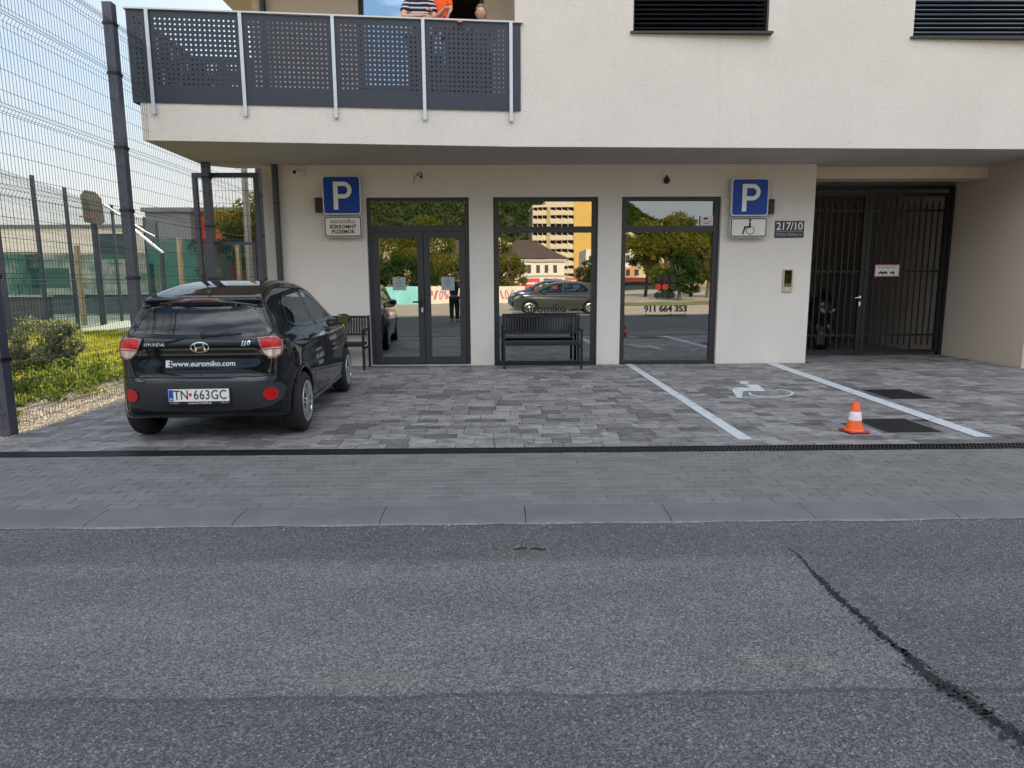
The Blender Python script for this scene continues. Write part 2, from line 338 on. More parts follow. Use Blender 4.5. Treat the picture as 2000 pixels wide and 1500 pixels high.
# small side chip
struct('road_crack', mb, mat('tar_filler', (.016, .017, .02), .8, var=.6, vs=60, bump=.6, bs=90))
mb = MB()
for u, v in ((1008, 1072), (1022, 1070), (1045, 1071), (1060, 1073)):
    p = at(u, v, Z=-.019); mb.add([p+Vector((random.uniform(-1, 1)*.012+.03*math.cos(a), .010*math.sin(a), 0)) for a in np.linspace(0, 6.28, 7)[:-1]], [tuple(range(6))])
struct('road_chip_marks', mb, BLACK)
# pavers
def pavers(name, x0, x1, y0, y1, rows, lens, colf, z, gap, m, ch=.004, depth=.012, off=None, clip=None):
    V = []; Fc = []; Cc = []; y = y0; ri = 0
    while y < y1-1e-6:
        h = rows[ri % len(rows)] if not callable(rows) else rows(); h = min(h, y1-y)
        x = x0-(off(ri) if off else random.random()*.5)
        while x < x1:
            l = lens() if callable(lens) else lens
            a, b_ = max(x, x0), min(x+l, x1)
            if b_-a > .02 and not (clip and clip((a+b_)/2, y+h/2)):
                g = gap/2; o = len(V); dz = random.uniform(-.0012, .0012)
                xa, xb, ya, yb = a+g, b_-g, y+g, y+h-g
                V += [(xa, ya, z-depth), (xb, ya, z-depth), (xb, yb, z-depth), (xa, yb, z-depth), (xa, ya, z-ch+dz), (xb, ya, z-ch+dz), (xb, yb, z-ch+dz), (xa, yb, z-ch+dz),
                      (xa+ch, ya+ch, z+dz), (xb-ch, ya+ch, z+dz), (xb-ch, yb-ch, z+dz), (xa+ch, yb-ch, z+dz)]
                fs = [(8, 9, 10, 11)]+[(4+i, 4+(i+1) % 4, 8+(i+1) % 4, 8+i) for i in range(4)]+[(i, (i+1) % 4, 4+(i+1) % 4, 4+i) for i in range(4)]
                Fc += [tuple(o+q for q in f) for f in fs]; Cc += [colf((a+b_)/2, y)]*len(fs)
            x += l
        y += h; ri += 1
    me = bpy.data.meshes.new(name); me.from_pydata(V, [], Fc)
    ca = me.color_attributes.new('Col', 'FLOAT_COLOR', 'CORNER'); arr = []
    for p, c in zip(me.polygons, Cc): arr += [c[0], c[1], c[2], 1]*p.loop_total
    ca.data.foreach_set('color', arr)
    return tag(link(name, me, m), kind='structure')
JOINT = mat('joint_sand', (.03, .03, .032), .95, var=.3, vs=30)
JOINT2 = mat('joint_sand_light', (.24, .245, .25), .95, var=.3, vs=30)
def pavmat():
    m = mat('paver_mottled', (1, 1, 1), .62, var=.55, vs=2.2, bump=.25, bs=120, attr=True, detail=9, spec=.4)
    t = m.node_tree; n = [x for x in t.nodes if x.type == 'TEX_NOISE' and abs(x.inputs['Scale'].default_value-2.2) < .01][0]
    mpp = t.nodes.new('ShaderNodeMapping'); mpp.inputs['Scale'].default_value = (2.6, 5.2, 1); mpp.inputs['Rotation'].default_value = (0, 0, .5); co = [x for x in t.nodes if x.type == 'TEX_COORD'][0]
    mr0 = [x for x in t.nodes if x.type == 'MAP_RANGE'][0]; mr0.inputs['From Min'].default_value = .34; mr0.inputs['From Max'].default_value = .64
    t.links.new(co.outputs['Object'], mpp.inputs[0]); t.links.new(mpp.outputs[0], n.inputs['Vector']); n.inputs['Distortion'].default_value = .8; n.inputs['Roughness'].default_value = .72
    return m
def pcol(x, y):
    g = random.choice([.10, .125, .15, .16, .175, .19, .20, .225]); return (g*1.02, g*1.0, g*1.0)
def pclip(x, y):
    if y > D-.02 and not (5.33 < x < 8.48): return True
    for (a, b_, c, d) in ((3.62, 4.22, 6.14, 6.84), (4.70, 5.30, 7.93, 8.72)):
        if a < x < b_ and c < y < d: return True
    return x > 8.48 and y > 10.6
pavers('parking_paving', -4.68, 14, 5.75, 12.72, lambda: random.choice([.14, .17, .2, .2, .26]), lambda: random.choice([.17, .2, .26, .3, .35, .42]), pcol, .004, .005, pavmat(), clip=pclip)
struct('paving_bed', MB().box(-4.68, 14, 5.75, 12.72, -.3, -.005), JOINT)
cm = mat('paver_grey', (1, 1, 1), .7, var=.16, vs=3.5, bump=.25, bs=150, attr=True)
pavers('pavement', -16, 16, 4.245, 5.585, [.1], .2, lambda x, y: (lambda g: (g*1.0, g, g*.99))(random.uniform(.128, .158)), -.002, .0055, cm, off=lambda r: .1*(r % 2), ch=.004)
struct('pavement_bed', MB().box(-16, 16, 4.245, 5.64, -.3, -.0075), JOINT2)
mb = MB(); x = -16.06
while x < 16:
    mb.prism([(3.95, -.3), (4.24, -.3), (4.24, .0), (4.0, -.004), (3.965, -.012), (3.95, -.02)], x+.002, x+.898, plane='yz'); x += .9
struct('kerb', mb, mat('kerb_concrete', (.130, .130, .130), .8, var=.2, vs=3, bump=.3, bs=140), bevel=.003)
# sand line left by the wind at the kerb foot
mb = MB(); xs = np.linspace(-8, 8, 240)
for i in range(len(xs)-1):
    w0 = .012+.02*abs(math.sin(xs[i]*2.1)+.5*math.sin(xs[i]*7.3)); w1 = .012+.02*abs(math.sin(xs[i+1]*2.1)+.5*math.sin(xs[i+1]*7.3))
    mb.add([(xs[i], 3.949-w0, -.0185), (xs[i+1], 3.949-w1, -.0185), (xs[i+1], 3.949, -.0185), (xs[i], 3.949, -.0185)], [(0, 1, 2, 3)])
struct('kerb_dust', mb, mat('road_dust', (.21, .21, .20), .95, var=.5, vs=30))
# grit, crumbs of stone and a few leaves on the road
def scatter(name, n, x0, x1, y0, y1, z, s0, s1, m):
    mb = MB()
    for i in range(n):
        s = random.uniform(s0, s1); cx, cyy = random.uniform(x0, x1), random.uniform(y0, y1); a = random.random()*6.28
        P_ = [(math.cos(a+q)*s*random.uniform(.6, 1), math.sin(a+q)*s*random.uniform(.6, 1)) for q in (0, 1.5, 3.1, 4.6)]
        mb.add([(cx+p, cyy+q, z) for p, q in P_]+[(cx, cyy, z+s*.8)], [(0, 1, 4), (1, 2, 4), (2, 3, 4), (3, 0, 4)])
    return tag(obj(name, mb, m), kind='stuff')
scatter('grit', 420, -3.5, 3.5, 1.3, 3.92, -.021, .0025, .007, mat('grit_stone', (.30, .29, .27), .9, var=.6, vs=40))
scatter('grit', 200, -6, 6, 3.86, 3.95, -.021, .003, .008, bpy.data.materials['grit_stone'])
scatter('dirt_crumbs', 160, -7, 8, 4.3, 8.5, -.001, .003, .009, mat('dirt_crumb', (.05, .04, .03), .9, var=.5, vs=40))
# drain channel
t = thing('drain_channel', 'long black slotted drain running between mottled parking stones and grey pavement', 'drain', (0, 5.67, 0))
mb = MB(); mb.box(-5.4, 14, 5.588, 5.60, -.05, .006); mb.box(-5.4, 14, 5.737, 5.749, -.05, .006)
obj('channel_edge', mb, METB, t)
mb = MB(); x = -5.4
while x < 14:
    mb.bar((x, 5.601, -.006), (x+.075, 5.736, -.006), .013, .02); x += .034
mb.box(-5.4, 14, 5.664, 5.672, -.02, .0035)
obj('grating', mb, mat('cast_iron', (.02, .02, .022), .5, .3, var=.3, vs=30), t)
obj('channel_bottom', MB().box(-5.4, 14, 5.60, 5.737, -.09, -.05), BLACK, t)
# painted lines
PAINT = mat('road_paint', (.50, .545, .58), .6, var=.10, vs=9, bump=.2, bs=130)
def worn(m):
    t = m.node_tree; b = t.nodes['Principled BSDF']; n = t.nodes.new('ShaderNodeTexNoise'); n.inputs['Scale'].default_value = 14; n.inputs['Detail'].default_value = 9; n.inputs['Roughness'].default_value = .75
    co = t.nodes.new('ShaderNodeTexCoord'); r_ = t.nodes.new('ShaderNodeMapRange'); r_.inputs['From Min'].default_value = .36; r_.inputs['From Max'].default_value = .43
    t.links.new(co.outputs['Object'], n.inputs['Vector']); t.links.new(n.outputs['Fac'], r_.inputs['Value']); t.links.new(r_.outputs[0], b.inputs['Alpha'])
worn(PAINT)
struct('parking_line', MB().add([(2.16, 5.95, .0095), (2.29, 5.95, .0095), (2.27, 11.6, .0095), (2.15, 11.6, .0095)], [(0, 1, 2, 3)]), PAINT)
a, b_ = at(1500, 711, Z=.0095), at(1522, 711, Z=.0095); c, d = at(1940, 853, Z=.0095), at(1905, 853, Z=.0095)
struct('parking_line', MB().add([(a.x, 11.6, .0095), (b_.x, 11.6, .0095), c, d], [(0, 1, 2, 3)]), PAINT)
mb = MB(); Z8 = lambda x, y: at(1200+x/2.5, 680+y/2.5, Z=.0095)
for poly in ([(582, 196), (600, 192), (662, 192), (632, 178), (702, 178), (738, 210), (628, 210), (622, 243), (600, 243), (590, 228), (575, 207)],):
    mb.add([Z8(*p) for p in poly], [tuple(range(len(poly)))])
hd = [Z8(635+22*math.cos(a), 168+7*math.sin(a)) for a in np.linspace(0, 6.28, 14)[:-1]]; mb.add(hd, [tuple(range(13))])
P1 = [];
for a in np.linspace(-75, 190, 30):
    for rr in (1, .88):
        P1.append(Z8(765+112*rr*math.cos(R(a)), 220+21*rr*math.sin(R(a))*(1.0 if rr == 1 else .95)))
mb.add(P1, [(2*i, 2*i+1, 2*i+3, 2*i+2) for i in range(29)])
struct('wheelchair_marking', mb, PAINT)
# manholes (infill covers)
def manhole(x0, x1, y0, y1, label):
    t = thing('manhole_cover', label, 'manhole cover', ((x0+x1)/2, (y0+y1)/2, 0), group='square manhole covers in the paving')
    mat('cover_iron', (.014, .015, .018), .55, .3, var=.35, vs=14, bump=.6, bs=60)
    obj('cover_frame', MB().box(x0, x0+.025, y0, y1, -.02, .0115).box(x1-.025, x1, y0, y1, -.02, .0115).box(x0+.025, x1-.025, y0, y0+.025, -.02, .0115).box(x0+.025, x1-.025, y1-.025, y1, -.02, .0115), mat('frame_steel', (.26, .26, .26), .5, .5, var=.2, vs=20), t)
    mb = MB().box(x0+.026, x1-.026, y0+.026, y1-.026, -.02, .0095)
    for i in range(9):
        for j in range(9):
            cx, cyy = x0+.07+(x1-x0-.14)*i/8, y0+.07+(y1-y0-.14)*j/8
            mb.box(cx-.018, cx+.018, cyy-.006, cyy+.006, .0095, .0125) if (i+j) % 2 else mb.box(cx-.006, cx+.006, cyy-.018, cyy+.018, .0095, .0125)
    obj('cover_plate', mb, bpy.data.materials['cover_iron'], t)
manhole(3.62, 4.22, 6.14, 6.84, 'dark square manhole cover right beside the traffic cone')
manhole(4.70, 5.30, 7.93, 8.72, 'dark square manhole cover beyond the second white line, farther from the cone')
# door mat grate
t = thing('door_grate', 'grey metal foot grate set in paving before glass entrance door', 'foot grate', (-1.75, 11.35, 0))
mb = MB(); 
for i in range(26): mb.box(-2.1+i*.031, -2.1+i*.031+.012, 11.22, 11.52, .004, .016)
obj('grate_bars', mb, mat('grate_steel', (.2, .21, .22), .5, .6), t)
obj('grate_frame', MB().box(-2.12, -1.28, 11.20, 11.215, .004, .018).box(-2.12, -1.28, 11.525, 11.54, .004, .018), bpy.data.materials['grate_steel'], t)
# gravel and lawn
GRAV = mat('gravel_bed', (.34, .28, .21), .95, var=.5, vs=35, bump=1, bs=60)
struct('gravel_strip', MB().box(-6.0, -4.68, 5.75, 30, -.3, -.008), GRAV)
struct('lawn_soil', MB().box(-40, -6.0, 4.0, 21.0, -.3, -.012), mat('lawn_soil', (.13, .13, .045), .95, var=.35, vs=2, bump=.5, bs=30))
def pebbles(n, x0, x1, y0, y1, smin, smax, name, m, z=-.008):
    V = []; Fc = []
    base = [(1, 0, 0), (0, 1, 0), (-1, 0, 0), (0, -1, 0), (0, 0, .7), (0, 0, -.5)]; fs = [(0, 1, 4), (1, 2, 4), (2, 3, 4), (3, 0, 4)]
    for i in range(n):
        s = random.uniform(smin, smax); cx, cyy = random.uniform(x0, x1), y0+(y1-y0)*random.random()**1.5; a = random.random()*6.28; ca, sa = math.cos(a), math.sin(a); sx_, sy_ = s, s*random.uniform(.6, 1)
        o = len(V)
        for p in base: X_, Y_ = p[0]*sx_*random.uniform(.8, 1.2), p[1]*sy_; V.append((cx+X_*ca-Y_*sa, cyy+X_*sa+Y_*ca, z+p[2]*s+.003))
        Fc += [tuple(o+q for q in f) for f in fs]
    mb = MB(); mb.v = V; mb.f = Fc; return tag(obj(name, mb, m), kind='stuff')
pm_ = mat('pebble', (.42, .36, .28), .85, var=.55, vs=18, detail=2)
pebbles(9000, -6.0, -4.70, 5.78, 12, .008, .02, 'gravel', pm_)
def grass(name, n, x0, x1, y0, y1, h0, h1, m, power=1.):
    x = rng.uniform(x0, x1, n); y = y0+(y1-y0)*rng.random(n)**power; h = rng.uniform(h0, h1, n); a = rng.uniform(0, 6.28, n); wd = .006+.004*rng.random(n)+.0006*(y-y0)
    lx, ly = rng.normal(0, .35, n)*h, rng.normal(0, .35, n)*h
    z0 = np.full(n, -.012); V = np.stack([np.stack([x-np.cos(a)*wd, y-np.sin(a)*wd, z0], 1), np.stack([x+np.cos(a)*wd, y+np.sin(a)*wd, z0], 1), np.stack([x+lx, y+ly, z0+h], 1)], 1).reshape(-1, 3)
    me = bpy.data.meshes.new(name); me.vertices.add(3*n); me.vertices.foreach_set('co', V.ravel()); me.loops.add(3*n); me.loops.foreach_set('vertex_index', np.arange(3*n))
    me.polygons.add(n); me.polygons.foreach_set('loop_start', np.arange(n)*3); me.polygons.foreach_set('loop_total', np.full(n, 3)); me.update(calc_edges=True)
    return tag(link(name, me, m), kind='stuff')
GRASSM = leafmat('grass_blade', [(.14, .17, .02), (.30, .31, .04), (.46, .42, .07)], .55)
grass('grass', 90000, -17, -6.0, 7.0, 20.8, .03, .10, GRASSM, 1.3)
# ================================================================== BUILDING
B = thing('apartment_building', 'pale rendered apartment building with overhanging upper floor above glazed shopfront', 'building', (0, D, 0))
Yg = 11.75
comb = [(-3.98, 0), (-2.27, 0), (-2.27, 2.85), (-.54, 2.85), (-.54, 0), (-.13, 0), (-.13, 2.85), (1.65, 2.85), (1.65, 0), (2.05, 0), (2.05, 2.85), (3.74, 2.85), (3.74, 0), (5.33, 0), (5.33, 3.374), (-3.98, 3.374)]
obj('ground_floor_wall', MB().prism(comb, D, D+.35, 'xz'), STUC, B)
obj('side_wall', MB().box(-3.98, -3.63, D+.35, 24, 0, 6.748), STUCW, B)
obj('party_wall', MB().box(5.03, 5.33, D+.35, 17, 0, 3.374), STUC, B)
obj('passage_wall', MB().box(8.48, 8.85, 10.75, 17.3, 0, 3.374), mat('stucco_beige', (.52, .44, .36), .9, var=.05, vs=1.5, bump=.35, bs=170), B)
obj('right_wing_wall', MB().box(8.85, 14, 10.8, 11.1, 0, 3.374), STUC, B)
obj('right_side_wall', MB().box(13.7, 14, 11.1, 24, 0, 6.748), STUCW, B)
obj('rear_wall', MB().box(-3.63, 13.7, 23.7, 24, 0, 6.748), STUCW, B)
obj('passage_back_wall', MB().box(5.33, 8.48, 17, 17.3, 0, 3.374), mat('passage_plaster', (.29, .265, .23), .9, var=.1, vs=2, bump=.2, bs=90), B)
obj('passage_floor', MB().box(5.33, 8.48, 12.72, 17, -.3, .002), mat('passage_concrete', (.14, .14, .14), .8, var=.2, vs=4), B)
obj('lintel_beam', MB().box(5.335, 8.475, 11.95, 12.35, 3.18, 3.374), STUCW, B)
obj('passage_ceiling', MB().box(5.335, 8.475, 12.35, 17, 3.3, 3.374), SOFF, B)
# shop interior
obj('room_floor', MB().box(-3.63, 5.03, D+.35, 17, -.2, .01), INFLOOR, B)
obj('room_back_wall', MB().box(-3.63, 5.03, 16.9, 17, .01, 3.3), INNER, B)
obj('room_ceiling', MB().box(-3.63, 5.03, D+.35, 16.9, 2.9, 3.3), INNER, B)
A_ = (-4.87, 9.67); B_ = (.22, 10.165); Cc_ = (14, 10.66)
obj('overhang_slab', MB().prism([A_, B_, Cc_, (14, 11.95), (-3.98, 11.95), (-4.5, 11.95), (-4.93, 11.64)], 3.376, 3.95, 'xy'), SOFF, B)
# render skin on the fascia and the upper facade (3 mm proud of the slab)
def skin(p, q, z0, z1, th=.05, s0=0., s1=1.):
    p, q = Vector((p[0], p[1], 0)), Vector((q[0], q[1], 0)); a, b_ = p.lerp(q, s0), p.lerp(q, s1); n = Vector((q.y-p.y, -(q.x-p.x), 0)).normalized()
    vs = [a+n*th, b_+n*th, b_, a]; return [(v.x, v.y) for v in vs], z0, z1
def skin_mb(mb, *a, **k): poly, z0, z1 = skin(*a, **k); mb.prism(poly, z0, z1, 'xy'); return mb
obj('balcony_fascia', skin_mb(MB(), A_, B_, 3.374, 3.955), STUC, B)
seg = lambda X: (X-.22)/(14-.22)
mb = MB()
for x0, x1, z0, z1 in ((.22, 1.9, 3.374, 7.9), (1.9, 3.86, 3.374, 4.95), (1.9, 3.86, 6.5, 7.9), (3.86, 6.01, 3.374, 7.9), (6.01, 8.0, 3.374, 4.93), (6.01, 8.0, 6.5, 7.9), (8.0, 14, 3.374, 7.9)):
    skin_mb(mb, B_, Cc_, z0, z1, th=.05, s0=seg(x0), s1=seg(x1))
obj('upper_facade', mb, STUC, B)
mb = MB()   # structural wall behind the skin
for x0, x1, z0, z1 in ((.22, 1.9, 3.95, 6.75), (1.9, 3.86, 3.95, 4.95), (3.86, 6.01, 3.95, 6.75), (6.01, 8.0, 3.95, 4.93), (8.0, 14, 3.95, 6.75)):
    skin_mb(mb, B_, Cc_, z0, z1, th=-.25, s0=seg(x0), s1=seg(x1))
obj('upper_wall', mb, STUC, B)
obj('loggia_wall', MB().prism([(-3.98, 3.95), (-2.28, 3.95), (-2.28, 6.5), (-.25, 6.5), (-.25, 3.95), (.5, 3.95), (.5, 6.748), (-3.98, 6.748)], D, D+.35, 'xz'), STUCW, B)
obj('loggia_side_wall', MB().box(.22, .5, 10.43, D, 3.95, 6.75), STUCW, B)
obj('roof_slab', MB().prism([(-5.25, 9.62), (.21, 10.165), (14, 10.665), (14, 24), (-5.25, 24)], 6.75, 7.9, 'xy'), STUCW, B)
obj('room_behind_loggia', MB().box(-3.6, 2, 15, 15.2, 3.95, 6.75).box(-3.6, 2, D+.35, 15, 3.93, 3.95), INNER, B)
# upper windows with closed outside blinds
def weathered(m):
    t = m.node_tree; b = t.nodes['Principled BSDF']; N = t.nodes.new; co = N('ShaderNodeTexCoord'); mp_ = N('ShaderNodeMapping'); mp_.inputs['Scale'].default_value = (3.5, 3.5, .22)
    n = N('ShaderNodeTexNoise'); n.inputs['Scale'].default_value = 1.6; n.inputs['Detail'].default_value = 7; n.inputs['Roughness'].default_value = .7; r_ = N('ShaderNodeMapRange'); r_.inputs['From Min'].default_value = .52; r_.inputs['From Max'].default_value = .75; r_.inputs['To Min'].default_value = 1; r_.inputs['To Max'].default_value = .955
    g = N('ShaderNodeTexNoise'); g.inputs['Scale'].default_value = 55; g.inputs['Detail'].default_value = 3; rg = N('ShaderNodeMapRange'); rg.inputs['From Min'].default_value = .3; rg.inputs['From Max'].default_value = .7; rg.inputs['To Min'].default_value = .93; rg.inputs['To Max'].default_value = 1.06
    m1 = N('ShaderNodeMixRGB'); m1.blend_type = 'MULTIPLY'; m1.inputs[0].default_value = 1; m2 = N('ShaderNodeMixRGB'); m2.blend_type = 'MULTIPLY'; m2.inputs[0].default_value = 1
    src = b.inputs['Base Color'].links[0].from_socket; L = t.links.new
    L(co.outputs['Object'], mp_.inputs[0]); L(mp_.outputs[0], n.inputs[0]); L(n.outputs['Fac'], r_.inputs['Value']); L(co.outputs['Object'], g.inputs[0]); L(g.outputs['Fac'], rg.inputs['Value'])
    L(src, m1.inputs[1]); L(r_.outputs[0], m1.inputs[2]); L(m1.outputs[0], m2.inputs[1]); L(rg.outputs[0], m2.inputs[2]); L(m2.outputs[0], b.inputs['Base Color'])
for m_ in (STUC, STUCW): weathered(m_)
SLAT = mat('blind_slat', (.010, .011, .015), .6, .0, var=.1, vs=8, spec=.25)
for x0, x1, z0 in ((1.9, 3.86, 4.95), (6.01, 8.0, 4.93)):
    win = obj('upper_window', MB().frame(x0, x1, z0, 6.5, .06, 10.42, 10.48), FRAME, B)
    yo = 10.225+(x0-1.9)*.036
    obj('pane', MB().box(x0+.06, x1-.06, 10.45, 10.456, z0+.06, 6.44), GLASSUP, win)
    mb = MB(); z = z0+.07
    while z < 6.46:
        n = len(mb.v); mb.add([(x0+.03, yo+.03, z), (x1-.03, yo+.03, z), (x1-.03, yo+.085, z+.045), (x0+.03, yo+.085, z+.045), (x0+.03, yo+.034, z-.003), (x1-.03, yo+.034, z-.003), (x1-.03, yo+.089, z+.042), (x0+.03, yo+.089, z+.042)], [(0, 1, 2, 3), (7, 6, 5, 4), (0, 4, 5, 1), (2, 6, 7, 3)]); z += .062
    mb.box(x0+.03, x1-.03, yo+.03, yo+.09, z0+.012, z0+.045)
    obj('blind', mb, SLAT, win)
    obj('sill', MB().box(x0-.04, x1+.04, yo-.085, yo+.2, z0-.028, z0-.002 if False else z0+.002), FRAME, win)
    for xg in (x0+.002, x1-.028): obj('guide_rail', MB().box(xg, xg+.026, yo+.02, yo+.1, z0+.003, 6.5), FRAME, win)
# loggia window: fixed glazing left, open door right
win = obj('balcony_window', MB().frame(-2.28, -.25, 3.96, 6.5, .07, D+.08, D+.15).box(-.9, -.83, D+.08, D+.15, 4.03, 6.43), FRAME, B)
obj('pane', MB().box(-2.21, -.9, D+.11, D+.118, 4.03, 6.43), glassmat('loggia_glass', refl=.8, tint=(.4, .5, .6), gcol=(.75, .88, 1)), win)
obj('parapet_panel', MB().box(-2.21, -.9, D+.09, D+.105, 4.03, 4.66), FRAME, win)
obj('blind_box', MB().box(-2.28, -.25, D+.02, D+.078, 6.33, 6.5), FRAME, win)
# drain pipe with clips
PIPE = mat('downpipe_zinc', (.05, .052, .058), .4, .4, var=.1, vs=10)
p = obj('downpipe', MB().tube([(-3.74, D-.075, 3.374), (-3.74, D-.075, .05)], .05, 16), PIPE, B, smooth=True)
for z in (2.75, 1.3, .4): obj('pipe_clip', MB().tube([(-3.74, D-.075, z), (-3.74, D-.075, z+.025)], .057, 16).box(-3.755, -3.725, D-.03, D-.002, z, z+.025), METB, p)
obj('upper_downpipe', MB().tube([(-3.78, D-.075, 6.75), (-3.78, D-.075, 3.95)], .05, 14), PIPE, B, smooth=True)
# --- glazed shop front
def turned(x0, x1, y0_, y1_, z0, z1, deg):                 # a sheet set a little askew in its frame
    mb = MB().box(x0, x1, y0_, y1_, z0, z1); xc, yc = (x0+x1)/2, Yg+.016; c, s_ = math.cos(R(deg)), math.sin(R(deg))
    mb.v = [(xc+(x-xc)*c-(y-yc)*s_, yc+(x-xc)*s_+(y-yc)*c, z) for x, y, z in mb.v]; return mb
def pane(x0, x1, z0, z1, par, nm='glass_pane', tilt=3.9): return obj(nm, turned(x0, x1, Yg+.01, Yg+.022, z0, z1, tilt), GLASS, par)
FILM = glassmat('privacy_film', tint=(.52, .56, .53), refl=.0)
def filmmat():
    m = bpy.data.materials.new('privacy_film_milky'); m.use_nodes = True; t = m.node_tree; t.nodes.clear()
    o = t.nodes.new('ShaderNodeOutputMaterial'); mi = t.nodes.new('ShaderNodeMixShader'); mi.inputs[0].default_value = .62
    a = t.nodes.new('ShaderNodeBsdfTransparent'); b = t.nodes.new('ShaderNodeBsdfDiffuse'); b.inputs['Color'].default_value = (.62, .68, .60, 1)
    t.links.new(a.outputs[0], mi.inputs[1]); t.links.new(b.outputs[0], mi.inputs[2]); t.links.new(mi.outputs[0], o.inputs[0]); return m
FILM = filmmat()
def film(x0, x1, par, tilt=3.9): return obj('privacy_film', turned(x0, x1, Yg+.0225, Yg+.0235, .56, 1.81, tilt), FILM, par)
BK = mat('decal_black', (.02, .02, .02), .6)
# entrance: outer frame, transom, two leaves
dr = obj('entrance_door', MB().frame(-2.27, -.54, .0, 2.85, .06, Yg-.03, Yg+.05, ws=(.07, .07, .03, .05)).box(-2.20, -.61, Yg-.03, Yg+.05, 2.29, 2.40), FRAME, B)
pane(-2.20, -.61, 2.40, 2.80, dr, 'transom_pane', 2.4)
for (x0, x1, nm) in ((-2.195, -1.335, 'door_leaf'), (-1.325, -.615, 'door_leaf')):
    obj(nm, MB().frame(x0, x1, .035, 2.285, .1, Yg-.045, Yg+.035, ws=(.105, .105, .12, .095)), FRAME, dr)
    pane(x0+.105, x1-.105, .155, 2.19, dr); film(x0+.105, x1-.105, dr)
mb = MB().box(-1.415, -1.365, Yg-.056, Yg-.046, .98, 1.16).tube([(-1.39, Yg-.05, 1.10), (-1.39, Yg-.10, 1.10), (-1.41, Yg-.105, 1.10), (-1.53, Yg-.105, 1.10)], .011, 8)
obj('handle', mb, METB, dr, smooth=True)
obj('lock_cylinder', MB().tube([(-1.37, Yg-.06, .99), (-1.37, Yg-.046, .99)], .018, 12).box(-1.385, -1.355, Yg-.058, Yg-.047, .93, .985), STEEL, dr)
PAPER = mat('paper_notice', (.30, .36, .34), .8)
for u0, u1, txt in ((767, 793, ('OPENING', 'HOURS')), (862, 888, ('NOTICE',))):
    a, c = at(u0, 541, Y=Yg), at(u1, 567, Y=Yg)
    n = obj('door_notice', MB().box(a.x, c.x, Yg-.0215, Yg-.0205, c.z, a.z), PAPER, dr)
    mb = MB(); cx = (a.x+c.x)/2; mb.box(cx-.015, cx+.015, Yg-.0235, Yg-.022, a.z-.035, a.z-.012)
    for k in range(5): mb.box(cx-.04-.012*(k % 2), cx+.04+.012*(k % 3), Yg-.0235, Yg-.022, a.z-.065-.026*k, a.z-.057-.026*k)
    obj('notice_print', mb, mat('print_grey', (.12, .16, .2), .8), dr)
obj('threshold', MB().box(-2.27, -.54, D+.005, Yg-.03, 0, .014), STEEL, dr)
# two shop windows
def shopwin(x0, x1):
    wn = obj('shop_window', MB().frame(x0, x1, 0, 2.85, .1, Yg-.03, Yg+.05, ws=(.09, .09, .06, .06)).box(x0+.09, x1-.09, Yg-.03, Yg+.05, 2.27, 2.37), FRAME, B)
    pane(x0+.09, x1-.09, 2.37, 2.79, wn, 'transom_pane', 1.); pane(x0+.09, x1-.09, .06, 2.27, wn, tilt=1.); film(x0+.09, x1-.09, wn, 1.); return wn
w1 = shopwin(-.13, 1.65); w2 = shopwin(2.05, 3.74)
def wtext(s, size, cx, cz, par, m=BK, bold=.004, y=Yg-.012, name='window_lettering', **k):
    return obj(name, text_mb(s, size, lambda a, b: (cx+a, y, cz+b), bold=bold, **k), m, par)
wtext('euromiko', .20, .74, .97, w1, bold=.003); wtext('[ www.euromiko.com ]', .072, .74, .845, w1, bold=.001)
wtext('911 664 353', .15, 2.87, .955, w2, bold=.003); wtext('[ www.euromiko.com ]', .075, 2.87, .845, w2, bold=.001)
RED = mat('decal_red', (.55, .045, .03), .6)
a, c = at(1283, 540, Y=Yg), at(1313, 580, Y=Yg)
mb = MB(); mr = MB()
for i in range(3):
    for j in range(3):
        cx, cz = 2.72+.125*i, 1.485-.145*j
        tgt = mr if (j == 1 and i < 2) else mb
        tgt.prism(circle(cx, cz, .055, 18), Yg-.013, Yg-.012, 'xz')
obj('logo_dots', mb, BK, w2); obj('logo_dots', mr, RED, w2)
a, c = at(1368, 421, Y=Yg), at(1392, 440, Y=Yg)
n = obj('camera_notice', MB().box(a.x, c.x, Yg-.0135, Yg-.0125, c.z, a.z), mat('notice_white', (.7, .7, .72), .6), w2)
mb = MB().prism([(a.x+.05, a.z-.04), (a.x+.12, a.z-.03), (a.x+.13, a.z-.06), (a.x+.06, a.z-.075)], Yg-.0155, Yg-.014, 'xz').prism([(a.x+.15, a.z-.09), (a.x+.17, a.z-.08), (a.x+.175, a.z-.1)], Yg-.0155, Yg-.014, 'xz')
obj('notice_symbol', mb, BK, w2)
obj('notice_band', MB().box(a.x+.01, c.x-.01, Yg-.0155, Yg-.014, c.z+.06, c.z+.066).box(a.x+.05, c.x-.06, Yg-.0155, Yg-.014, c.z+.025, c.z+.04), RED, w2)
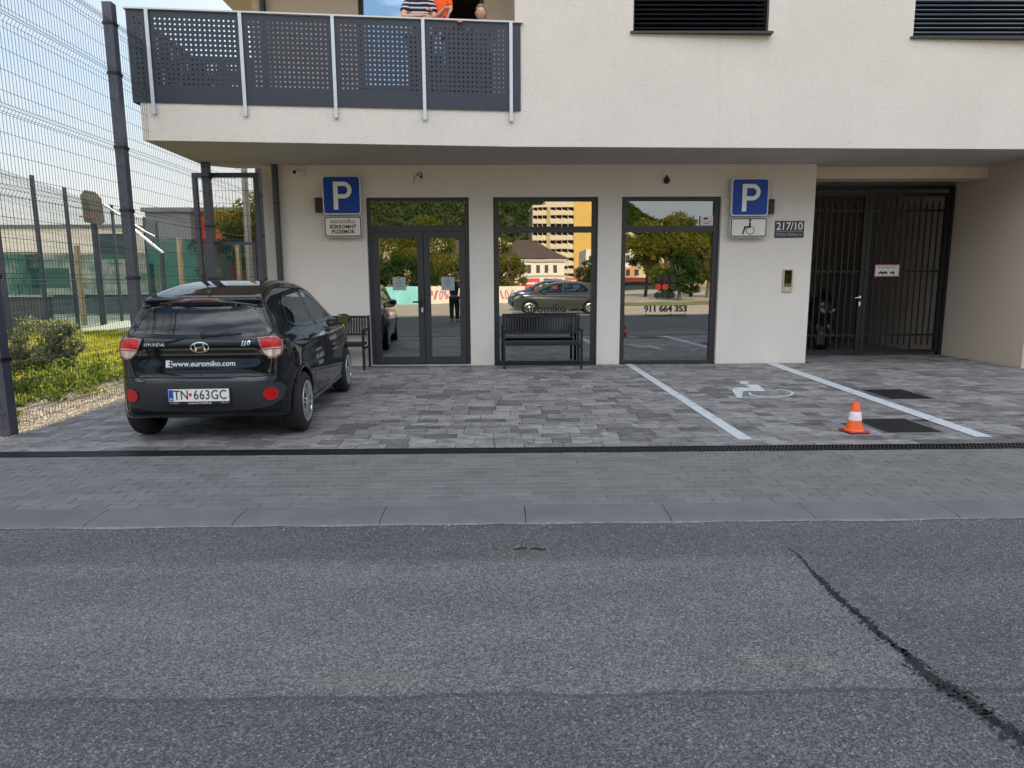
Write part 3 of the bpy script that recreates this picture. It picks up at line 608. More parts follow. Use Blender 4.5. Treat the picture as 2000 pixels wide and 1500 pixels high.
# --- balcony railing with perforated sheets
rail = obj('balcony_railing', MB(), None, B)
RY = lambda X: 9.60+(X+4.95)*(10.10-9.60)/(0.3+4.95)       # plane of the sheets
ang = math.atan2(.5, 5.25)
def perf(name, P0, P1, z0, z1, par, sp=.063, r=.0128, mL=.06, mB=.19, mT=.07, th=.003):
    P0, P1 = Vector(P0), Vector(P1); Lg = (P1-P0).length; d = (P1-P0)/Lg; n = Vector((d.y, -d.x, 0))
    nx = int((Lg-2*mL)/sp); nz_ = int((z1-z0-mB-mT)/sp); x0 = (Lg-nx*sp)/2; zt = z1-mT; mb = MB()
    def pt(s, z, o=0): q = P0+d*s+n*o; return (q.x, q.y, z)
    def quad(s0, s1, za, zb):
        mb.add([pt(s0, za), pt(s1, za), pt(s1, zb), pt(s0, zb), pt(s0, za, -th), pt(s1, za, -th), pt(s1, zb, -th), pt(s0, zb, -th)], [(0, 1, 2, 3), (7, 6, 5, 4)])
    zb = zt-nz_*sp
    quad(0, Lg, z0, zb); quad(0, Lg, zt, z1); quad(0, x0, zb, zt); quad(x0+nx*sp, Lg, zb, zt)
    K = 8
    for i in range(nx):
        for j in range(nz_):
            cx, cz = x0+(i+.5)*sp, zb+(j+.5)*sp; h = sp/2
            sq = [(h, 0), (h, h), (0, h), (-h, h), (-h, 0), (-h, -h), (0, -h), (h, -h)]
            ci = [(r*math.cos(R(45*k)), r*math.sin(R(45*k))) for k in range(K)]
            vs = [pt(cx+a, cz+b) for a, b in sq]+[pt(cx+a, cz+b) for a, b in ci]+[pt(cx+a, cz+b, -th) for a, b in ci]
            mb.add(vs, [(k, (k+1) % K, K+(k+1) % K, K+k) for k in range(K)]+[(K+k, K+(k+1) % K, 2*K+(k+1) % K, 2*K+k) for k in range(K)])
    return obj(name, mb, ANTH, par)
postX = [-4.68, -3.49, -2.28, -1.06, .16]
edges = [-4.95]+postX[:]+[.30]
for i in range(len(edges)-1):
    x0, x1 = edges[i], edges[i+1]
    perf('perforated_panel', (x0+.004, RY(x0), 0), (x1-.004, RY(x1), 0), 3.86, 5.03, rail, mL=.045)
perf('perforated_panel', (-4.95, 11.6, 0), (-4.95, RY(-4.95)+.004, 0), 3.86, 5.03, rail)
perf('perforated_panel', (-4.95, 11.6, 0), (-4.0, 11.62, 0), 3.86, 5.03, rail)
for X in postX:
    mb = MB(); y = RY(X); mb.bar((X, y-.022, 3.71), (X, y-.022, 5.04), .045, .016, up=(math.sin(ang), -math.cos(ang), 0)); mb.box(X-.03, X+.03, y+.0, y+.035, 3.72, 3.80)
    obj('railing_post', mb, STEEL, rail)
mb = MB(); mb.bar((-4.97, RY(-4.97)-.003, 5.045), (.33, RY(.33)-.003, 5.045), .05, .02); mb.bar((-4.95, 11.62, 5.045), (-4.95, RY(-4.95)+.025, 5.045), .05, .02)
obj('handrail', mb, mat('handrail_aluminium', (.6, .6, .58), .4, .3), rail)
# give the railing object its own bottom rail as mesh
bmb = MB(); bmb.bar((-4.93, RY(-4.93)+.03, 3.9), (.28, RY(.28)+.03, 3.9), .02, .04)
me = bpy.data.meshes.new('balcony_railing'); me.from_pydata(bmb.v, [], bmb.f); me.materials.append(ANTH)
me.transform(B.matrix_world.inverted()); rail.data = me
# ================================================================== things on the facade
def parking_sign(x0, x1, z0, z1, zz0, label, lower):
    t = thing('parking_sign', label, 'sign', ((x0+x1)/2, D, z0))
    yb = D-.02
    mb = MB().prism(rrect(x0, x1, z0, z1, .055), yb-.11, yb-.02, 'xz'); obj('sign_box', mb, mat('sign_edge', (.62, .63, .62), .4), t, bevel=.004)
    BL = bpy.data.materials.get('sign_blue') or mat('sign_blue', (.008, .058, .33), .3, var=.12, vs=3, spec=.25)
    obj('blue_face', MB().prism(rrect(x0+.022, x1-.022, z0+.022, z1-.022, .04), yb-.114, yb-.109, 'xz'), BL, t)
    s = (x1-x0)/.635; cx = (x0+x1)/2; cz = (z0+z1)/2
    # letter P from strokes
    X0, Z0, Z1 = cx-.135*s, cz-.235*s, cz+.215*s; wv = .075*s; rr = .135*s
    outp = [(X0, Z0), (X0+wv, Z0), (X0+wv, Z1-2*rr)]+[(X0+.17*s+rr*math.cos(R(a)), Z1-rr+rr*math.sin(R(a))) for a in range(-90, 91, 15)]+[(X0, Z1)]
    mb = MB(); y0_, y1_ = yb-.118, yb-.1145
    mb.box(X0, X0+wv, y0_, y1_, Z0, Z1)
    mb.box(X0+wv, X0+.17*s, y0_, y1_, Z1-.068*s, Z1); mb.box(X0+wv, X0+.17*s, y0_, y1_, Z1-2*rr, Z1-2*rr+.068*s)
    pr = []; ri = rr-.068*s
    for a in range(-90, 91, 12): pr += [(X0+.17*s+rr*math.cos(R(a)), y0_, Z1-rr+rr*math.sin(R(a))), (X0+.17*s+(ri)*math.cos(R(a)), y0_, Z1-rr+ri*math.sin(R(a)))]
    mb.add(pr, [(2*i, 2*i+1, 2*i+3, 2*i+2) for i in range(len(pr)//2-1)])
    obj('letter_p', mb, mat('sign_white', (.80, .80, .78), .4), t)
    for zb_ in (z0+.1, z1-.14): obj('mounting_bracket', MB().box(cx-.2, cx+.2, yb-.019, D-.001, zb_, zb_+.04), STEEL, t)
    # lower plate
    lz0, lz1 = zz0, z0-.02; xo = -.0
    lt = obj('lower_plate', MB().prism(rrect(x0+.0, x1-.0, lz0, lz1, .04), yb-.10, yb-.01, 'xz'), bpy.data.materials['sign_edge'], t, bevel=.004)
    obj('lower_face', MB().prism(rrect(x0+.012, x1-.012, lz0+.012, lz1-.012, .035), yb-.1035, yb-.099, 'xz'), bpy.data.materials.get('sign_black') or mat('sign_black', (.015, .015, .015), .5), lt)
    obj('lower_face', MB().prism(rrect(x0+.03, x1-.03, lz0+.03, lz1-.03, .025), yb-.1065, yb-.1032, 'xz'), bpy.data.materials.get('sign_cream') or mat('sign_cream', (.70, .67, .60), .5), lt)
    yt = yb-.108; cz = (lz0+lz1)/2
    if lower == 'text':
        for s_, sz, dz, bo in (('euromiko', .105, .085, 0.0), ('SÚKROMNÝ', .082, -.005, .003), ('POZEMOK', .082, -.085, .003)):
            obj('sign_lettering', text_mb(s_, sz, lambda a, b: (cx+a, yt, cz+dz+b), bold=bo), BK, lt)
    else:
        mb = MB(); P = lambda a, b: (cx+a, cz+b)
        mb.prism([P(.02+a, .115+b) for a, b in circle(0, 0, .022, 12)], yt, yt+.001, 'xz')
        mb.prism([P(-.0, .085), P(.035, .085), P(.035, -.01), P(-.045, -.01), P(-.09, -.115), P(-.065-.05, -.115), P(-.075, .02), P(.0, .022)][::-1], yt, yt+.001, 'xz')
        c_ = []; 
        for a in range(-215, 110, 13): c_ += [(cx+.03+.07*math.cos(R(a)), yt, cz-.05+.07*math.sin(R(a))), (cx+.03+.058*math.cos(R(a)), yt, cz-.05+.058*math.sin(R(a)))]
        mb.add(c_, [(2*i, 2*i+1, 2*i+3, 2*i+2) for i in range(len(c_)//2-1)])
        obj('wheelchair_symbol', mb, BK, lt)
    return t
parking_sign(-2.955, -2.32, 2.56, 3.19, 2.19, 'blue parking sign with lower text plate left of the glass entrance door', 'text')
parking_sign(3.86, 4.49, 2.51, 3.13, 2.16, 'blue parking sign above a wheelchair plate, right of the shop windows', 'chair')
def lamp(x0, x1, z0, z1, label):
    t = thing('wall_lamp', label, 'wall lamp', ((x0+x1)/2, D, z0), group='black box lamps behind the parking signs')
    obj('lamp_body', MB().box(x0, x1, D-.11, D-.001, z0+.025, z1-.025), METB, t, bevel=.003)
    for zb_ in (z0+.003, z1-.02): obj('lamp_cap', MB().box(x0-.005, x1+.005, D-.115, D-.001, zb_, zb_+.017), METB, t)
    obj('lamp_lens', MB().box(x0+.01, x1-.01, D-.1, D-.01, z0+.02, z0+.0245), mat('lens_grey', (.3, .3, .3), .3), t)
lamp(-3.09, -2.97, 2.60, 2.84, 'black box wall lamp half hidden behind the left parking sign')
lamp(4.50, 4.60, 2.55, 2.79, 'black box wall lamp half hidden behind the right parking sign')
t = thing('security_camera', 'small white dome security camera under the soffit beside the drainpipe', 'security camera', (-3.36, D, 3.25))
obj('camera_base', MB().box(-3.30, -3.27, D-.06, D-.001, 3.19, 3.31).tube([(-3.3, D-.05, 3.25), (-3.36, D-.09, 3.25)], .035, 14), WHITE, t, smooth=True)
obj('camera_head', MB().tube([(-3.36, D-.05, 3.25), (-3.38, D-.12, 3.245), (-3.385, D-.17, 3.24)], [.055, .06, .05], 18), WHITE, t, smooth=True)
obj('camera_lens', MB().tube([(-3.385, D-.17, 3.24), (-3.387, D-.176, 3.239)], .034, 16), BLACK, t)
def loose_wire(cx, cz, pts, label, cap=False):
    t = thing('cable_stub', label, 'cable', (cx, D, cz))
    obj('cable', MB().tube([(cx+a, D-.004-o, cz+b) for a, b, o in pts], .0065, 6), BLACK, t, smooth=True)
    obj('wall_hole', MB().prism(circle(cx+pts[0][0], cz+pts[0][1], .018, 12), D-.003, D-.001, 'xz'), BLACK, t)
    if cap: obj('wire_connector', MB().prism(circle(cx, cz-.01, .045, 16, .055), D-.05, D-.003, 'xz').box(cx-.012, cx+.012, D-.03, D-.003, cz+.03, cz+.075), BLACK, t)
loose_wire(-1.36, 3.18, [(.03, 0, 0), (.06, .03, .04), (.03, .075, .06), (-.02, .05, .06), (.01, -.01, .05), (.06, -.03, .04), (.05, .03, .06), (-.03, .03, .06), (-.08, -.02, .05), (-.085, -.1, .05)], 'tangle of loose black cable on the wall above the glass door')
loose_wire(2.79, 3.12, [(0, -.03, 0), (.02, 0, .03), (0, .06, .02), (-.02, .02, .02)], 'short black cable stub with round cap above the right shop window', True)
t = thing('house_number_plate', 'dark house number plate reading 217/10 on the wall beside the gate', 'house number', (4.915, D, 2.17))
obj('plate', MB().box(4.67, 5.165, D-.014, D-.001, 2.16, 2.44), mat('plate_dark', (.03, .035, .036), .4), t, bevel=.002)
NW = mat('number_white', (.75, .76, .76), .5)
obj('house_number', text_mb('217/10', .178, lambda a, b: (4.915+a, D-.0155, 2.345+b), bold=.001, space=.92), NW, t)
obj('plate_stripe', MB().box(4.69, 5.145, D-.016, D-.0141, 2.262, 2.268), mat('number_dim', (.35, .36, .36), .5), t)
obj('street_name', text_mb('Mirka Nešporu', .072, lambda a, b: (4.915+a, D-.0155, 2.215+b)), bpy.data.materials['number_dim'], t)
t = thing('intercom', 'brass framed door intercom with dark glass screen on the wall near the gate', 'intercom', (4.935, D, 1.24))
BRASS = mat('brass_beige', (.52, .43, .28), .35, .4)
obj('intercom_frame', MB().prism(rrect(4.85, 5.02, 1.24, 1.63, .01), D-.025, D-.001, 'xz'), BRASS, t, bevel=.003)
obj('screen', MB().box(4.872, 4.998, D-.028, D-.0251, 1.33, 1.61), glassmat('screen_glass', refl=.12, tint=(.02, .02, .02)), t)
obj('call_button', MB().prism(circle(4.935, 1.285, .02, 16), D-.029, D-.0251, 'xz'), STEEL, t)
# ---------------------------------------------------------------- driveway gate
G = thing('driveway_gate', 'black barred double gate closing the passage at the right', 'gate', (6.9, 12.8, 0))
GY0, GY1 = 12.76, 12.82
obj('gate_frame', MB().box(5.34, 8.45, GY0-.01, GY1+.02, 3.11, 3.17).box(8.40, 8.46, GY0-.01, GY1+.02, 0, 3.11).box(5.34, 5.39, GY0-.01, GY1+.02, 0, 3.11), METB, G)
def leaf(x0, x1):
    lf = obj('gate_leaf', MB().frame(x0, x1, .05, 3.04, .06, GY0, GY1, ws=(.075, .075, .06, .06)), METB, G)
    mb = MB(); n = round((x1-x0-.15)/.118); 
    for i in range(1, n):
        X = x0+.075+(x1-x0-.15)*i/n; lng = i % 4 == 0
        mb.box(X-.0125, X+.0125, GY0+.02, GY1-.02, .11 if lng else .2, 2.98 if lng else 2.88)
    obj('gate_bars', mb, METB, lf)
    obj('cross_rail', MB().box(x0+.075, x1-.075, GY0+.041, GY1-.001, .37, .41).box(x0+.075, x1-.075, GY0+.041, GY1-.001, 1.58, 1.615).box(x0+.075, x1-.075, GY0+.041, GY1-.001, 2.70, 2.74), METB, lf)
    return lf
l1 = leaf(5.395, 6.86); l2 = leaf(6.87, 8.39)
obj('gate_handle', MB().tube([(6.80, GY0-.002, 1.12), (6.80, GY0-.03, 1.12)], .022, 12).box(6.785, 6.815, GY0-.03, GY0-.002, .95, 1.03).tube([(6.80, GY0-.03, 1.115), (6.70, GY0-.035, 1.10)], .01, 8), mat('bright_steel', (.75, .76, .76), .25, .9), l1)
a, c = at(1709, 517, Y=12.75), at(1755, 540, Y=12.75)
n = thing('gate_notice', 'small white notice with pink border on the right gate leaf', 'notice', ((a.x+c.x)/2, 12.74, c.z))
obj('notice_board', MB().box(a.x, c.x, 12.742, 12.748, c.z, a.z), mat('notice_pink', (.62, .25, .28), .6), n)
obj('notice_face', MB().box(a.x+.018, c.x-.018, 12.7405, 12.7419, c.z+.018, a.z-.018), bpy.data.materials['notice_white'], n)
cx = (a.x+c.x)/2
obj('notice_heading', text_mb('ZÁKAZ PARKOVAŤ', .042, lambda p, q: (cx+p, 12.7395, a.z-.055+q), bold=.001), RED, n)
mb = MB(); 
for k, ox in enumerate((-.12, -.04, .1)):
    zc = c.z+.075; mb.prism([(cx+ox-.05, zc-.012), (cx+ox+.05, zc-.02), (cx+ox+.04, zc+.01), (cx+ox+.01, zc+.028), (cx+ox-.03, zc+.008)], 12.739, 12.7399, 'xz'); mb.prism(circle(cx+ox-.03, zc-.018, .013, 10), 12.739, 12.7399, 'xz'); mb.prism(circle(cx+ox+.03, zc-.022, .013, 10), 12.739, 12.7399, 'xz')
obj('notice_symbol', mb, BK, n)
# ---------------------------------------------------------------- motorcycle behind the gate
Mo = thing('motorcycle', 'dark motorcycle parked front on behind the bars of the driveway gate', 'motorcycle', (6.68, 13.9, .0), R(4))
MP = mat('moto_paint', (.012, .012, .014), .22, coat=.5); MPL = mat('moto_plastic', (.02, .02, .022), .55)
def mo(name, mb, m, par=None, **k): return obj(name, mb, m, par or Mo, world=False, **k)
w_ = mo('front_wheel', MB().lathe([(.20, -.04), (.245, -.055), (.29, -.045), (.305, 0), (.29, .045), (.245, .055), (.20, .04)], (0, 0, .305), 'x', 28), RUBBER, smooth=True)
mo('rim', MB().lathe([(.05, -.05), (.06, -.02), (.20, -.035), (.205, .035), (.06, .02), (.05, .05)], (0, 0, .305), 'x', 28), STEEL, w_, smooth=True)
mo('rear_wheel', MB().lathe([(.15, -.05), (.2, -.07), (.27, -.06), (.29, 0), (.27, .06), (.2, .07), (.15, .05)], (0, 1.4, .29), 'x', 28), RUBBER, smooth=True)
def shell(secs, n=20):
    mb = MB(); vs = []
    for (y, z, w, h, p) in secs:
        for k in range(n):
            a = 2*math.pi*k/n; c, s = math.cos(a), math.sin(a)
            vs.append((w*abs(c)**(2/p)*(1 if c >= 0 else -1), y, z+h*abs(s)**(2/p)*(1 if s >= 0 else -1)))
    m = len(secs); fs = [(i*n+k, i*n+(k+1) % n, (i+1)*n+(k+1) % n, (i+1)*n+k) for i in range(m-1) for k in range(n)]
    fs += [tuple(range(n-1, -1, -1)), tuple((m-1)*n+k for k in range(n))]
    return mb.add(vs, fs)
mo('front_fender', shell([(-.30, .42, .03, .05, 2), (-.24, .55, .08, .09, 2.5), (0, .62, .09, .06, 2.5), (.22, .58, .06, .05, 2)]), MP, smooth='all')
mo('fairing', shell([(-.16, .86, .10, .10, 2), (-.12, .86, .20, .20, 2.3), (.0, .84, .27, .30, 2.5), (.18, .74, .28, .36, 2.6), (.38, .60, .24, .30, 2.5), (.6, .5, .16, .22, 2.3)]), MP, smooth='all')
mo('leg_shield', shell([(.08, .52, .30, .22, 2.6), (.2, .5, .31, .26, 2.6), (.34, .45, .26, .22, 2.6)]), MPL, smooth='all')
mo('seat', shell([(.55, .74, .12, .06, 2.5), (.8, .78, .15, .08, 2.6), (1.2, .84, .15, .07, 2.6), (1.45, .86, .1, .05, 2.4)]), MPL, smooth='all')
mo('tail_body', shell([(.5, .55, .14, .18, 2.3), (.9, .6, .2, .16, 2.3), (1.4, .72, .16, .1, 2.3), (1.65, .78, .06, .05, 2.2)]), MP, smooth='all')
mo('windscreen', MB().grid(lambda u, v: ((u-.5)*.34*(1-.3*v), -.12+.14*v+.12*abs(u-.5)**1.5, 1.0+.26*v), 8, 5), glassmat('moto_screen', tint=(.25, .25, .27), refl=.15), smooth='all')
mo('handlebar', MB().tube([(-.36, .22, 1.03), (-.2, .12, 1.06), (0, .08, 1.04), (.2, .12, 1.06), (.36, .22, 1.03)], .014, 8), METB, smooth=True)
for s in (-1, 1):
    mr_ = mo('mirror', MB().tube([(s*.22, .1, 1.06), (s*.34, .04, 1.18)], .008, 6), METB)
    mo('mirror_head', shell([(-.0, 0, .035, .028, 2.2), (.015, 0, .07, .045, 2.4), (.035, 0, .06, .04, 2.4)]), MPL, mr_, smooth='all').location = (s*.39, .02, 1.2)
    hl = mo('headlight', MB().prism([(s*.03, .80), (s*.14, .87), (s*.15, .82), (s*.06, .76)], -.175, -.12, 'xz'), mat('moto_lens', (.5, .52, .55), .1, coat=1), None)
    mo('fork', MB().tube([(s*.08, 0, .305), (s*.08, .16, .9)], .022, 10), STEEL, smooth=True)
# ---------------------------------------------------------------- benches
def bench(loc, label):
    t = thing('bench', label, 'bench', loc, group='black metal benches against the shop front')
    W = .64; b = lambda n, mb: obj(n, mb, METB, t, world=False, bevel=.002)
    mb = MB()
    for i in range(9): mb.box(-W+.03, W-.03, -.22+i*.047, -.22+i*.047+.034, .425, .44)
    b('seat', mb)
    mb = MB(); mb.bar((-W+.03, .235, .855), (W-.03, .235, .855), .03, .04); mb.bar((-W+.03, .205, .56), (W-.03, .205, .56), .03, .03)
    n = 26
    for i in range(n):
        X = -W+.06+(2*W-.12)*i/(n-1); mb.bar((X, .205, .56), (X, .235, .855), .028, .008, up=(0, 1, 0))
    b('backrest', mb)
    b('seat_rail', MB().box(-W+.03, W-.03, -.235, -.205, .385, .424).box(-W+.03, W-.03, .17, .2, .385, .424))
    for s in (-1, 1):
        b('leg', MB().bar((s*W, -.26, 0), (s*W, -.26, .64), .04)); b('leg', MB().bar((s*W, .24, 0), (s*W, .24, .88), .04))
        b('armrest', MB().box(s*W-.025, s*W+.025, -.30, .215, .642, .668))
        b('side_rail', MB().box(s*W-.015, s*W+.015, -.235, .215, .34, .375))
    return t
bench((.68, 11.32, .004), 'black slatted metal bench in front of the middle shop window')
bench((-2.92, 11.32, .004), 'black slatted metal bench partly hidden behind the parked black car')
# ---------------------------------------------------------------- traffic cone
t = thing('traffic_cone', 'small orange traffic cone with white band beside a manhole cover', 'traffic cone', (3.37, 6.24, .005), R(8))
OR = mat('cone_orange', (.85, .12, .02), .45, var=.12, vs=14); 
obj('base', MB().prism(rrect(-.100, .100, -.100, .100, .025), 0, .022, 'xy'), mat('cone_base', (.40, .045, .02), .6, var=.3, vs=12), t, world=False, bevel=.004)
obj('base_rim', MB().prism(rrect(-.104, .104, -.104, .104, .025), -.001, .009, 'xy'), RUBBER, t, world=False)
cr_ = lambda z: .078-.050*(z-.02)/.27
obj('cone_body', MB().lathe([(.09, .02), (cr_(.03), .032), (cr_(.12), .12), (cr_(.2), .2), (cr_(.285), .285), (.026, .292), (.018, .292), (.018, .24)], n=28), OR, t, world=False, smooth=True)
obj('white_band', MB().lathe([(cr_(.118)+.0005, .118), (cr_(.12)+.0022, .12), (cr_(.2)+.0022, .20), (cr_(.202)+.0005, .202)], n=28), mat('cone_white', (.68, .62, .60), .5, var=.15, vs=30), t, world=False, smooth=True)
# ================================================================== CARS
def catmull(P, n=6):
    P = np.array(P, float); N = len(P); o = []
    for i in range(N):
        p0, p1, p2, p3 = P[i-1], P[i], P[(i+1) % N], P[(i+2) % N]
        for k in range(n):
            t_ = k/n; o.append(.5*((2*p1)+(-p0+p2)*t_+(2*p0-5*p1+4*p2-p3)*t_**2+(-p0+3*p1-3*p2+p3)*t_**3))
    return np.array(o)
def sdf2(poly, x, y):
    d = np.full(x.shape, 1e9); ins = np.zeros(x.shape, bool); N = len(poly)
    for i in range(N):
        a, b = poly[i-1], poly[i]; ex, ey = b-a; wx, wy = x-a[0], y-a[1]
        tt = np.clip((wx*ex+wy*ey)/(ex*ex+ey*ey+1e-12), 0, 1); d = np.minimum(d, (wx-ex*tt)**2+(wy-ey*tt)**2)
        c = (a[1] <= y) != (b[1] <= y)
        if ey != 0: ins ^= c & (x < a[0]+ex*(y-a[1])/ey)
    return np.sqrt(d)*np.where(ins, -1, 1)
SIDE = catmull([(.10, .24), (.03, .34), (.0, .48), (.015, .585), (.055, .62), (.075, .74), (.085, .86), (.11, .955), (.15, 1.04), (.20, 1.15), (.24, 1.255), (.205, 1.285), (.23, 1.310), (.42, 1.358), (.8, 1.432), (1.3, 1.478),
                (1.8, 1.46), (2.2, 1.36), (2.6, 1.15), (2.86, 1.01), (3.05, .965), (3.3, .90), (3.5, .80), (3.61, .68), (3.655, .52), (3.64, .34), (3.56, .22), (3.2, .2), (2.4, .21), (1.2, .21), (.4, .21)], 5)
_fh = [(.28, 1.488), (.40, 1.455), (.485, 1.37), (.545, 1.25), (.62, 1.08), (.685, .965), (.76, .88), (.80, .76), (.81, .62), (.81, .45), (.78, .30), (.72, .21)]
FRONT = catmull([(0, 1.50)]+_fh+[(0, .19)]+[(-a, b) for a, b in _fh[::-1]], 4)
_th = [(.0, .3), (.025, .50), (.085, .65), (.20, .735), (.45, .79), (1.0, .812), (1.8, .814), (2.6, .81), (3.1, .78), (3.4, .69), (3.57, .5), (3.645, .25)]
TOP = catmull([(-.01, 0)]+_th+[(3.66, 0)]+[(a, -b) for a, b in _th[::-1]], 4)
AX = (.58, 2.965); WR = .292
def smax(a, b, k): h = np.clip(.5+.5*(a-b)/k, 0, 1); return b*(1-h)+a*h+k*h*(1-h)
def carf(x, y, z, arches=True):
    f = smax(smax(sdf2(SIDE, x, z), sdf2(FRONT, y, z), .05), sdf2(TOP, x, y), .05)
    # a pressed shoulder line and a waist below it
    sw = np.exp(-((z-(.80+.03*x))/.035)**2)*.007-np.exp(-((z-(.70+.03*x))/.07)**2)*.010
    f = f-np.where(np.abs(y) > .6, sw*np.clip((x-.5)/.4, 0, 1)*np.clip((3.2-x)/.4, 0, 1), 0)
    f = f+.012*np.exp(-((z-.80)/.07)**2)*np.clip((.3-x)/.2, 0, 1)*np.clip((.62-np.abs(y))/.15, 0, 1)   # hollow of the tailgate
    if arches:
        for a in AX: f = np.maximum(f, np.minimum(.345-np.hypot(x-a, z-WR-.005), np.abs(y)-.56))
    return f
def surface_nets(x0, x1, y0, y1, z0, z1, h):
    xs, ys, zs = np.arange(x0, x1+h, h), np.arange(y0, y1+h, h), np.arange(z0, z1+h, h)
    X, Z = np.meshgrid(xs, zs, indexing='ij'); s1 = sdf2(SIDE, X, Z)[:, None, :]
    Y2, Z2 = np.meshgrid(ys, zs, indexing='ij'); s2 = sdf2(FRONT, Y2, Z2)[None]
    X3, Y3 = np.meshgrid(xs, ys, indexing='ij'); s3 = sdf2(TOP, X3, Y3)[:, :, None]
    Fv = smax(smax(s1, s2, .05), s3, .05)
    X4, Y4, Z4 = xs[:, None, None], ys[None, :, None], zs[None, None, :]
    for a in AX: Fv = np.maximum(Fv, np.minimum(.345-np.hypot(X4-a, Z4-WR-.005), np.abs(Y4)-.56))
    S = Fv < 0; nx, ny, nz_ = Fv.shape; acc = np.zeros((nx-1, ny-1, nz_-1, 3)); cnt = np.zeros((nx-1, ny-1, nz_-1))
    cor = [(i, j, k) for i in (0, 1) for j in (0, 1) for k in (0, 1)]
    sl_ = lambda A, c: A[c[0]:nx-1+c[0], c[1]:ny-1+c[1], c[2]:nz_-1+c[2]]
    for a in cor:
        for ax in range(3):
            if a[ax] == 1: continue
            b = list(a); b[ax] = 1; fa, fb = sl_(Fv, a), sl_(Fv, b); m = (fa < 0) != (fb < 0)
            t_ = np.where(m, fa/(fa-fb+1e-12), 0)
            for q in range(3): acc[..., q] += np.where(m, a[q]+(t_ if q == ax else 0), 0)
            cnt += m
    act = cnt > 0; idx = -np.ones(act.shape, int); idx[act] = np.arange(act.sum())
    I = np.argwhere(act); V = (acc[act]/cnt[act][:, None]+I)*h+np.array([x0, y0, z0])
    Fs = []
    for ax in range(3):
        o = [1, 1, 1]; o[ax] = 0
        r = [slice(1, nx-1), slice(1, ny-1), slice(1, nz_-1)]; r[ax] = slice(0, Fv.shape[ax]-1)
        r2 = list(r); r2[ax] = slice(1, Fv.shape[ax])
        sa, sb = S[tuple(r)], S[tuple(r2)]; E_ = np.argwhere(sa != sb); off = np.array([q.start for q in r]); E_ = E_+off
        u, v = [q for q in range(3) if q != ax]; du = np.zeros(3, int); dv = np.zeros(3, int); du[u] = 1; dv[v] = 1
        g = lambda P: idx[P[:, 0], P[:, 1], P[:, 2]]
        Q = np.stack([g(E_), g(E_-du), g(E_-du-dv), g(E_-dv)], 1); flip = S[E_[:, 0], E_[:, 1], E_[:, 2]]
        if ax == 1: flip = ~flip
        Q[flip] = Q[flip][:, ::-1]; Fs.append(Q)
    return V, np.concatenate(Fs)
def cgrad(P, e=.004):
    g = np.stack([carf(P[:, 0]+e, P[:, 1], P[:, 2])-carf(P[:, 0]-e, P[:, 1], P[:, 2]), carf(P[:, 0], P[:, 1]+e, P[:, 2])-carf(P[:, 0], P[:, 1]-e, P[:, 2]), carf(P[:, 0], P[:, 1], P[:, 2]+e)-carf(P[:, 0], P[:, 1], P[:, 2]-e)], 1)
    return g/(np.linalg.norm(g, axis=1)[:, None]+1e-9)
def cproj(ab, view):          # project 2D points on the body; view: rear, front, left, right
    ab = np.asarray(ab, float); n = len(ab); a, b = ab[:, 0], ab[:, 1]
    def P(t_):
        if view == 'rear': return np.stack([t_, a, b], 1)
        if view == 'front': return np.stack([3.7-t_, a, b], 1)
        if view == 'left': return np.stack([a, .9-t_, b], 1)
        if view == 'top': return np.stack([a, b, 1.6-t_], 1)
        return np.stack([a, -.9+t_, b], 1)
    T = np.linspace(-.05, 1.3 if view in ('rear', 'front') else .6, 60); lo = np.full(n, np.nan)
    for i in range(len(T)-1):
        m = np.isnan(lo); 
        if not m.any(): break
        q = P(np.full(n, T[i+1])); hit = m & (carf(q[:, 0], q[:, 1], q[:, 2], False) < 0); lo[hit] = T[i]
    lo[np.isnan(lo)] = T[-1]; hi = lo+T[1]-T[0]
    for _ in range(9):
        mid = (lo+hi)/2; q = P(mid); ins = carf(q[:, 0], q[:, 1], q[:, 2], False) < 0; hi = np.where(ins, mid, hi); lo = np.where(ins, lo, mid)
    return P(lo)
def patch(name, poly, view, m, parent, off=.004, res=.05, smooth='all', holes=None):
    bm = bmesh.new(); poly = np.array(poly, float); vs = [bm.verts.new((p[0], p[1], 0)) for p in poly]; bm.faces.new(vs)
    mn, mxx = poly.min(0), poly.max(0)
    for ax in (0, 1):
        c = math.ceil(mn[ax]/res)*res
        while c < mxx[ax]:
            no = (1, 0, 0) if ax == 0 else (0, 1, 0); co = (c, 0, 0) if ax == 0 else (0, c, 0)
            bmesh.ops.bisect_plane(bm, geom=bm.verts[:]+bm.edges[:]+bm.faces[:], plane_co=co, plane_no=no, dist=1e-6); c += res
    bm.verts.ensure_lookup_table()
    ab = np.array([(v.co.x, v.co.y) for v in bm.verts]); P = cproj(ab, view); P = P+cgrad(P)*off
    for v, p in zip(bm.verts, P): v.co = p
    bmesh.ops.recalc_face_normals(bm, faces=bm.faces)
    s = sum((f.normal.dot(f.calc_center_median()-Vector((1.8, 0, .8)))*f.calc_area() for f in bm.faces))
    if s < 0: bmesh.ops.reverse_faces(bm, faces=bm.faces)
    me = bpy.data.meshes.new(name); bm.to_mesh(me); bm.free()
    return link(name, me, m, parent, world=False, smooth=smooth)
